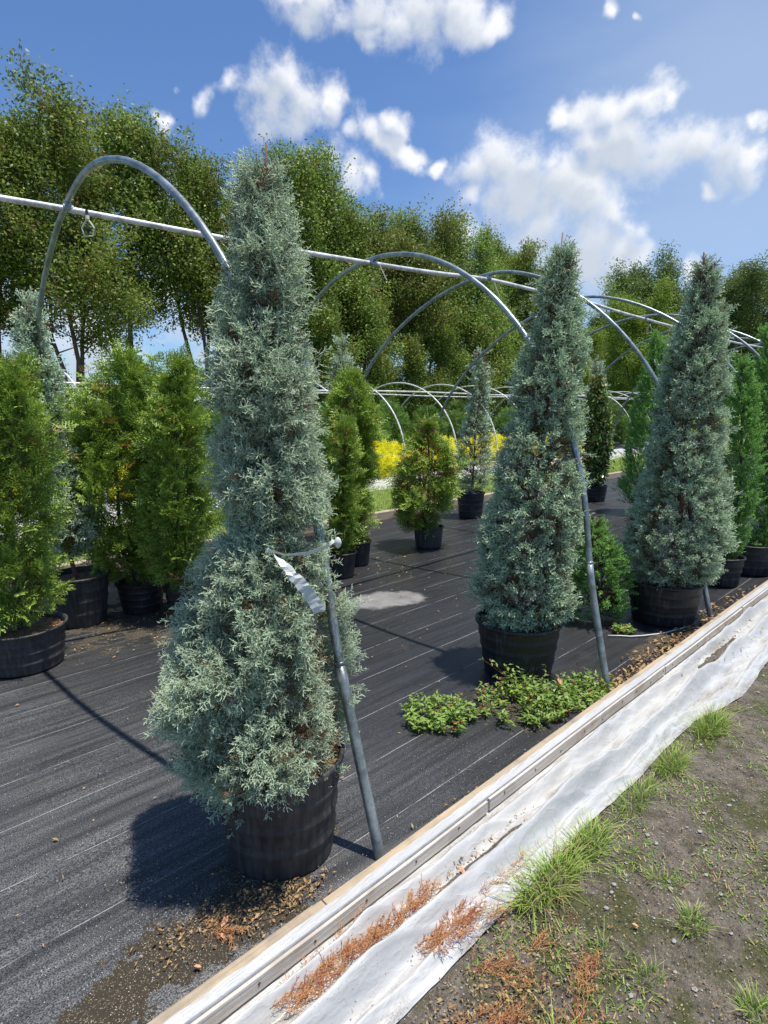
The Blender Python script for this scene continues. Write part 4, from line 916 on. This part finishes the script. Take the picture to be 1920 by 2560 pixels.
litter([(-2.6, 1.6, 1.6, 1.8, 90, .018, .014), (-3.0, 3.6, 1.5, 2.2, 110, .022, .014), (-2.0, .5, .7, .7, 40, .014, .014), (-4.3, 1.5, .5, .6, 120, .022, .014), (-4.4, 3.9, .8, 1.2, 120, .025, .014)], 'leaf_litter', 'scattered dry bits and flakes over the black fabric', 33)
litter([(-1.14, 1.5, .03, .5, 90, .012, .03), (-1.05, 1.0, .10, .5, 60, .010, .04), (-1.08, 4.2, .1, .6, 120, .02, .06), (-.72, 1.25, .22, .5, 900, .009, .0), (-.55, 1.0, .3, .3, 500, .009, .0), (-.5, 2.2, .4, 1.2, 1600, .008, .0), (-.3, 1.5, .5, .6, 1200, .007, 0), (-.75, 1.1, .15, .3, 900, .012, .003)], 'leaf_litter', 'dead needles and brown crumbs on the plastic folds and soil beside it', 34)
M['perlite'] = flat('white_perlite', (.75, .74, .70), .8)
def perlite():
    r = np.random.default_rng(9); V, F = [], []
    ico = [(0, 0, 1), (1, 0, 0), (0, 1, 0), (-1, 0, 0), (0, -1, 0)]
    for (cx, cy, rx, ry, n) in ((-1.6, .55, .35, .45, 500), (-1.45, 1.0, .12, .5, 120), (-1.5, 1.7, .2, .9, 160), (-2.4, .5, .8, .6, 300), (-3.0, 3.2, 1.2, 1.4, 120)):
        for k in range(n):
            q = r.normal(size=2)*.5; s = r.uniform(.0007, .0019); c = len(V); x, y = cx+q[0]*rx, cy+q[1]*ry
            if x > -1.32: continue
            for v in ico: V.append((x+v[0]*s, y+v[1]*s, .012+.006*(rx < .5)+v[2]*s))
            F += [(c, c+1, c+2), (c, c+2, c+3), (c, c+3, c+4), (c, c+4, c+1)]
    tag(link_mesh('perlite_crumbs', V, F, M['perlite']), 'tiny white perlite crumbs on the fabric and soil drifts', 'perlite', kind='stuff')
perlite()

def sprig(cx, cy, z, n, rx, ry, ang, label, seed, mat='dead_sprig', scale=1.0):
    r = np.random.default_rng(seed); T = [juniper_template(90+seed+s, 'prism', L=.07, nodes=9, sub=1, w=.0018, tw=.022) for s in range(3)]
    t = r.uniform(-1, 1, n); P = np.stack([t*ry*math.cos(ang)+r.normal(size=n)*rx*.5, t*ry*math.sin(ang)+r.normal(size=n)*rx*.5, r.uniform(0, .012, n)], 1)
    D = np.stack([math.cos(ang)+r.normal(size=n)*.5, math.sin(ang)+r.normal(size=n)*.5, r.uniform(-.05, .25, n)], 1)
    v, f, c = bake(T, P, D, r.uniform(.6, 1.1, n)*scale, r.uniform(0, 1, n), (r.uniform(0, 1, n) < .15).astype(float), seed=seed)
    # main stem
    o = link_mesh('dried_sprig', v, f, M[mat], None, tint=c); o.location = (cx, cy, z); o.rotation_euler = (0, 0, 0)
    return tag(o, label, 'dried sprig', 'rust coloured dried juniper sprigs')
sprig(-1.155, .86, .035, 190, .05, .17, 1.6, 'largest rust coloured dried sprig on the plastic at the bottom', 1)
sprig(-1.13, 1.13, .04, 70, .018, .15, 1.62, 'long thin dried sprig just above the largest one in the same fold', 2)
sprig(-1.0, 1.19, .035, 95, .035, .12, 1.45, 'rust coloured sprig near the outer plastic edge at lower middle', 3)
sprig(-.945, 1.33, .028, 12, .012, .045, 1.3, 'small red sprig right on the outer plastic edge', 4)
sprig(-1.02, 1.50, .02, 14, .012, .12, 1.5, 'greenish brown thin twig lying on the outer plastic fold', 5)
sprig(-.80, 1.36, .005, 8, .012, .045, 1.3, 'short rust sprig on the soil outside the plastic', 6)
sprig(-.74, 1.08, .006, 60, .06, .12, 1.1, 'tan dried sprigs scattered on the soil near the bottom edge', 8, scale=.9)
sprig(-.62, 1.32, .006, 45, .03, .12, 1.9, 'long rusty dried twig on the soil right of the plastic', 9, scale=.9)
sprig(-.82, 1.22, .006, 40, .05, .07, .5, 'small pile of rusty sprigs on the soil just outside the plastic edge', 10, scale=.8)
sprig(-1.50, .70, .022, 14, .02, .05, .6, 'yellowish dried sprig in the litter in front of the nearest pot', 7)
def leafthing(x, y, z, s, rot, label):
    V = [(0, -.5, 0), (.22, -.2, .10), (.26, .15, .14), (0, .55, .05), (-.26, .12, .12), (-.2, -.25, .08), (0, 0, 0)]
    F = [(0, 1, 6), (1, 2, 6), (2, 3, 6), (3, 4, 6), (4, 5, 6), (5, 0, 6)]
    o = link_mesh('dry_leaf', [(a*s, b*s, c*s) for a, b, c in V], F, M['leaf_orange'], None); o.location = (x, y, z); o.rotation_euler = (.3, .1, rot)
    tag(o, label, 'dry leaf')
leafthing(-1.51, .73, .03, .035, .4, 'curled orange leaf in the litter in front of the nearest pot')
leafthing(-1.47, .70, .028, .024, 1.9, 'smaller orange leaf right of the curled one before the nearest pot')
leafthing(-1.43, .60, .026, .022, 2.6, 'rusty leaf lying against the timber board at lower left')
leafthing(-1.545, 2.80, .12, .045, .9, 'orange leaf caught on top of the green weeds')
leafthing(-.62, 1.66, .008, .022, 2.2, 'single orange leaf on the bare soil at right')
leafthing(-1.12, 1.42, .035, .035, 1.5, 'reddish brown leaf in a fold of the plastic')

def weed(cx, cy, rx, ry, n, h, seed, label):
    r = np.random.default_rng(seed); V, F, T = [], [], []
    def leaf(p, d, L, w, g, dd):
        s = unit(np.cross(d, np.array([0, 0, 1.])+r.normal(size=3)*.5)); c = len(V); up = np.array([0, 0, .12*L])
        V.extend([p, p+d*L*.35+s*w*.5+up, p+d*L, p+d*L*.35-s*w*.5+up]); F.append((c, c+1, c+2, c+3)); T.extend([(r.uniform()*.6, g, dd, 1)]*4)
    def stem(p, q, w):
        c = len(V); s = unit(np.cross(q-p, np.array([.3, .9, .1])))*w; V.extend([p-s, p+s, q+s*.7, q-s*.7]); F.append((c, c+1, c+2, c+3)); T.extend([(.2, .3, .8, 1)]*4)
        c = len(V); s = np.cross(unit(q-p), s); V.extend([p-s, p+s, q+s*.7, q-s*.7]); F.append((c, c+1, c+2, c+3)); T.extend([(.2, .3, .8, 1)]*4)
    for k in range(n):
        a = r.uniform(0, 6.28); q = math.sqrt(r.uniform()); p = np.array([q*rx*math.cos(a), q*ry*math.sin(a), 0.]); hh = h*r.uniform(.35, 1.0)*(1-.4*q)
        d = np.array([math.cos(a)*.7+r.normal()*.5, math.sin(a)*.7+r.normal()*.5, 1.0]); prev = p
        for i in range(5):
            t = (i+1)/5; cur = p+np.array([d[0]*hh*t*.8, d[1]*hh*t*.8, hh*(t**.8)]); stem(prev, cur, .0011)
            for _ in range(2):
                b = r.uniform(0, 6.28); leaf(cur, unit(np.array([math.cos(b), math.sin(b), r.uniform(-.1, .5)])), r.uniform(.022, .050)*(1.2-.4*t), r.uniform(.009, .015), r.uniform(), float(r.uniform() < .06))
            prev = cur
        if r.uniform() < .15:
            top = prev+np.array([0, 0, .05]); stem(prev, top, .0008); leaf(top, np.array([0, 0, 1.]), .022, .006, .5, 1.)
    o = link_mesh('weed_clump', np.array(V), np.array(F), M['weed'], None, tint=np.array(T)); o.location = (cx, cy, .012)
    tag(o, label, 'weeds', 'green weeds around the second pot')
weed(-1.88, 2.18, .17, .18, 95, .10, 1, 'yellow green round weed clump left of the others, on the fabric before the second pot')
weed(-1.64, 2.58, .21, .23, 95, .12, 2, 'leafy green weed clump spreading right in front of the second pot')
weed(-1.47, 2.92, .11, .22, 100, .12, 3, 'weed clump growing between the second pot and the board near the second post')
weed(-1.66, 2.70, .13, .12, 30, .26, 4, 'tall upright weed stems against the front of the second pot')
weed(-1.74, 4.05, .05, .06, 30, .07, 5, 'tiny weed clump on the fabric in front of the third pot')
pts = [(-1.78, 3.88, .02), (-1.72, 3.94, .02), (-1.66, 3.98, .02), (-1.60, 4.06, .021), (-1.52, 4.2, .022), (-1.45, 4.45, .022)]
o = MB().tube([np.array(p)-np.array(pts[0]) for p in pts], .005, 6).build('drip_hose', M['white_tube'], None, smooth=True); o.location = pts[0]
tag(o, 'short thin white hose on the fabric in front of the third pot', 'hose')

# ------------------------------------------------------------------ beyond the bed
e = empty('edging_board', (-6.35, 5, 0), 'weathered timber edging board along the far side of the black fabric', 'edging board')
for k, (a, b) in enumerate(((-6, 1.2), (1.21, 6.3), (6.31, 12), (12.01, 20), (20.01, 30))):
    o = MB().box((-.05, a-5, 0), (.05, b-5, .13)).build('board', M['timber'], e); bv = o.modifiers.new('b', 'BEVEL'); bv.width = .008
def far_grass():
    r = np.random.default_rng(15); V, F, T = [], [], []
    for k in range(26000):
        x = r.uniform(-9.2, -6.9); y = r.uniform(1, 24); L = r.uniform(.03, .11); a = r.uniform(0, 6.28)
        if noise.noise(Vector((x*1.3, y*1.3, 4))) < -.25: continue
        d = np.array([math.cos(a)*.6, math.sin(a)*.6, 1.])*L; s = np.array([-math.sin(a), math.cos(a), 0])*.006; p = np.array([x, y, 0]); c = len(V)
        V += [p-s, p+s, p+d+s*.3, p+d-s*.3]; F.append((c, c+1, c+2, c+3)); g = r.uniform(); T += [(.2, g, float(r.uniform() < .15), 1)]*2+[(.8, g, 0, 1)]*2
    tag(link_mesh('grass', np.array(V), np.array(F), M['grass'], None, tint=np.array(T)), 'short grass growing on the strip beyond the far edging board', 'grass', kind='stuff')
far_grass()
def far_film():
    ys = np.arange(-4, 32, .1); NU = 22; V = []
    for y in ys:
        for k in range(NU):
            t = k/(NU-1); x = -9.85+.95*t; z = .16*(1-t)**3+.02+.05*abs(noise.noise(Vector((x*5, y*.9, 2))))+.02*noise.noise(Vector((x*12, y*3, 5)))
            if t > .97: z = .0
            V.append((x+.06*noise.noise(Vector((y*.7, 3, t))), y, z))
    i, j = np.meshgrid(np.arange(NU-1), np.arange(len(ys)-1)); a = (j*NU+i).ravel()
    tag(link_mesh('plastic_sheet', V, np.stack([a, a+1, a+NU+1, a+NU], 1), M['plastic'], smooth=True), 'far white plastic strip beyond the grass, below the golden shrubs', 'plastic sheet')
far_film()

def round_shrub_mesh(name, r0, h, n, T, L, mat, seed, parent, scale=1.0):
    rows = [(h, .03, 0), (h*.93, r0*.5, 0), (h*.75, r0*.88, 0), (h*.45, r0, 0), (h*.2, r0*.8, 0), (.03, r0*.5, 0)]
    P, D, S, G, X = crown_points(rows, n, L*scale, seed, lump=.25, lf=2.5/r0, up=(.2, 1.2), gap=-.4, inner=.3, dead_p=0)
    v, f, c = bake(T, P, D, S*scale, G, X*0, seed=seed); return link_mesh(name, v, f, M[mat], parent, tint=c)

def repeated(name, variants, spots, labels, cat, group):
    """variants: list of [empty, children]; places the first of each, copies the others"""
    used = set()
    for i, (x, y, s) in enumerate(spots):
        v = i % len(variants); src = variants[v]
        if v not in used: o = src; used.add(v)
        else:
            o = src.copy(); COL.objects.link(o)
            for ch in src.children:
                c = ch.copy(); COL.objects.link(c); c.parent = o
        o.location = (x, y, 0); o.scale = (s, s, s); o.rotation_euler = (0, 0, i*2.1)
        tag(o, labels(i), cat, group)

gv = []
for k in range(3):
    e = empty('golden_shrub', (0, 0, 0), 'x', 'x'); round_shrub_mesh('foliage', .6, 1.0, 520, TY, .16, 'golden', 300+k, e, 1.3)
    MB().tube([(0, 0, 0), (.01, 0, .5)], [.02, .008], 6).build('trunk', M['bark'], e); gv.append(e)
gs = [(-10.25, 8.75+.72*k, .92+.08*math.sin(k*2)) for k in range(14)]+[(-10.3, 2.3+.8*k, .85) for k in range(4)]+[(-10.0, 9.2+1.3*k, .8) for k in range(9)]
repeated('golden_shrub', gv, gs, lambda i: 'bright golden yellow shrub in the row under the far hoops', 'shrub', 'golden yellow shrubs in a row under the far hoops')

hv = []
for k in range(4):
    e = empty('background_shrub', (0, 0, 0), 'x', 'x')
    rows = [(1.95, .05, 0), (1.8, .3, 0), (1.3, .55, 0), (.7, .6, 0), (.2, .45, 0)]
    P, D, S, G, X = crown_points(rows, 900, .2, 400+k, lump=.4, lf=2.6, up=(.1, 1.0), gap=-.25, inner=.3, dead_p=0)
    v, f, c = bake(TFf, P, D, S*1.6, G, X*0, seed=k); link_mesh('foliage', v, f, M['hedge'], e, tint=c)
    MB().tube([(0, 0, 0), (.01, 0, 1.2)], [.03, .01], 6).build('trunk', M['bark'], e); hv.append(e)
hs = [(-12.4+(.5*math.sin(k*1.7)), -1.5+1.0*k, .92+.1*math.sin(k*2.3)) for k in range(34)]
repeated('background_shrub', hv, hs, lambda i: 'dark green leafy shrub standing in the background row under the far hoops', 'shrub', 'green shrubs in the background row under the far hoops')

# ------------------------------------------------------------------ tall trees
def tree_src(seed, H, spread, nclump, leafT, mat, low=.25, name='tree', droop=True, stems=3, leafscale=1.0, fill=1.0):
    r = np.random.default_rng(seed); e = empty(name, (0, 0, 0), 'x', 'x'); mb = MB(); LP = []
    for s in range(stems):
        a = 6.28*s/stems+r.uniform(-.5, .5); top = H*r.uniform(.82, 1.0) if s else H*.97
        out = spread*r.uniform(.25, .6) if stems > 1 else .1
        pts = [np.array([0.08*math.cos(a), .08*math.sin(a), 0])]
        for k in range(1, 10):
            t = k/9; pts.append(np.array([math.cos(a)*out*(t**1.2), math.sin(a)*out*(t**1.2), top*t])+r.normal(size=3)*.05*np.array([1, 1, 0]))
        rb = .10*H/11; mb.tube(pts, [rb*(1-.9*k/9) for k in range(10)], 7)
        nb = int(17*H/11)
        for b in range(nb):
            t = low+(1-low)*(b+r.uniform())/nb; z = top*t; i = min(8, int(t*9)); f_ = t*9-i; p = pts[i]+(pts[i+1]-pts[i])*f_
            az = a+r.normal()*1.3; L = spread*(1.0-.62*max(0, (t-.45)/.55))*r.uniform(.55, 1.0)*(.75 if t < .4 else 1)
            el = r.uniform(.35, .9)+(.5 if t > .75 else 0); d = unit(np.array([math.cos(az), math.sin(az), el])); q1 = p+d*L*.5; q2 = q1+unit(d+np.array([0, 0, .25])+r.normal(size=3)*.25)*L*.5
            mb.tube([p, q1, q2], [rb*.35*(1-t*.6), rb*.2*(1-t*.6), .006], 5)
            for _ in range(3):
                u = r.uniform(.3, 1); c = p+(q1-p)*u*2 if u < .5 else q1+(q2-q1)*(u-.5)*2; d3 = unit(d+r.normal(size=3)*.8); q3 = c+d3*L*.4; mb.tube([c, q3], [.012, .004], 4)
                for _ in range(4): LP.append((c+(q3-c)*r.uniform(.2, 1.1), .20))
            for _ in range(5): u = r.uniform(.35, 1.05); LP.append((p+(q2-p)*u, .22))
        for _ in range(10): LP.append((pts[-1]+np.array([r.normal()*.15, r.normal()*.15, r.uniform(-1.0, .12)]), .12))
    LP_ = np.array([p for p, _ in LP]); sg = np.array([s for _, s in LP]); idx = r.integers(0, len(LP_), nclump)
    P = LP_[idx]+r.normal(size=(nclump, 3))*(sg[idx]*spread/2.2)[:, None]
    P = P[P[:, 2] > H*low*.75]; n = len(P)
    ax = r.normal(size=(n, 3)); ax[:, 2] = np.abs(ax[:, 2])*1.5+.6
    v, f, c = bake(leafT, P, ax, r.uniform(.75, 1.25, n)*leafscale, np.clip(.5+.3*r.normal(size=n), 0, 1), (r.uniform(0, 1, n) < .06).astype(float), seed=seed)
    link_mesh('crown', v, f, M[mat], e, tint=c); mb.build('trunk', M['bark'], e, smooth=True); return e
TO = [leaf_template(200+s, 13, .12, .055, .22, .25) for s in range(5)]
TL = [leaf_template(220+s, 12, .13, .05, .20, .1) for s in range(4)]
ov = [tree_src(500+k, 11.0, 2.8, 3900, TO, 'oak', low=[.46, .42, .46, .36, .42][k], name='oak_tree', stems=[4, 3, 4, 3, 3][k]) for k in range(5)]
os_ = []
for k in range(16):
    y = -.6+2.05*k; os_.append((-19.6+.7*math.sin(k*2.7), y, (.845+.022*min(k, 4)-.003*k)*(1+.04*math.sin(k*1.9))))
OL = ['{} tree from the left in the tall row behind the far hoops'.format(w) for w in ('first', 'second', 'third', 'fourth', 'fifth', 'sixth', 'seventh', 'eighth', 'ninth', 'tenth', 'eleventh', 'twelfth', 'thirteenth', 'fourteenth', 'fifteenth', 'last')]
repeated('oak_tree', ov, os_, lambda i: OL[i], 'tree', 'tall leafy trees in a row behind the far hoops')
bv_ = [tree_src(520+k, 6.0, 2.2, 2600, TO, 'oak', low=.04, name='bushy_tree', stems=3) for k in range(2)]
repeated('bushy_tree', bv_, [(-18.0, 13.5+2.3*k, .85+.1*math.sin(k*2)) for k in range(8)], lambda i: 'low bushy olive green tree filling the gap below the tall tree row', 'tree', 'low bushy trees below the tall row')
lv = [tree_src(540+k, 9.9, 3.6, 5200, TL, 'locust', low=.06, name='locust_tree', stems=4, leafscale=1.2) for k in range(2)]
repeated('locust_tree', lv, [(-18.3, 41.7, .92), (-20.5, 37, .74)], lambda i: ['bright yellow green feathery tree behind the hoops right of the second juniper', 'smaller yellow green tree partly hidden behind the second juniper'][i], 'tree', None)
pv = [tree_src(560+k, 16, 5.2, 6500, TL, 'pine', low=.05, name='background_tree', stems=5, leafscale=2.0) for k in range(2)]
repeated('background_tree', pv, [(-25.5, 60.6, .93), (-16.6, 61.9, .84), (-10.5, 60, .85), (-22, 70, .86), (-31, 62, .68)], lambda i: ['round topped green tree far behind, between the second and third junipers', 'far olive green tree right of the third juniper top', 'far tree at the right edge of the photo', 'far tree peeking between the others on the right', 'low far tree left of the round topped one'][i], 'tree', 'far trees on the horizon at the right')
uv = [tree_src(580+k, 3.3, 1.9, 1500, TL, 'hedge', low=.02, name='undergrowth_bush', stems=4) for k in range(2)]
repeated('undergrowth_bush', uv, [(-25+.8*math.sin(k*1.3), -4+2.6*k, .85+.12*math.sin(k*2.2)) for k in range(18)], lambda i: 'dark rounded bush in the low hedge behind the tree trunks', 'bush', 'dark bushes behind the tall tree row')
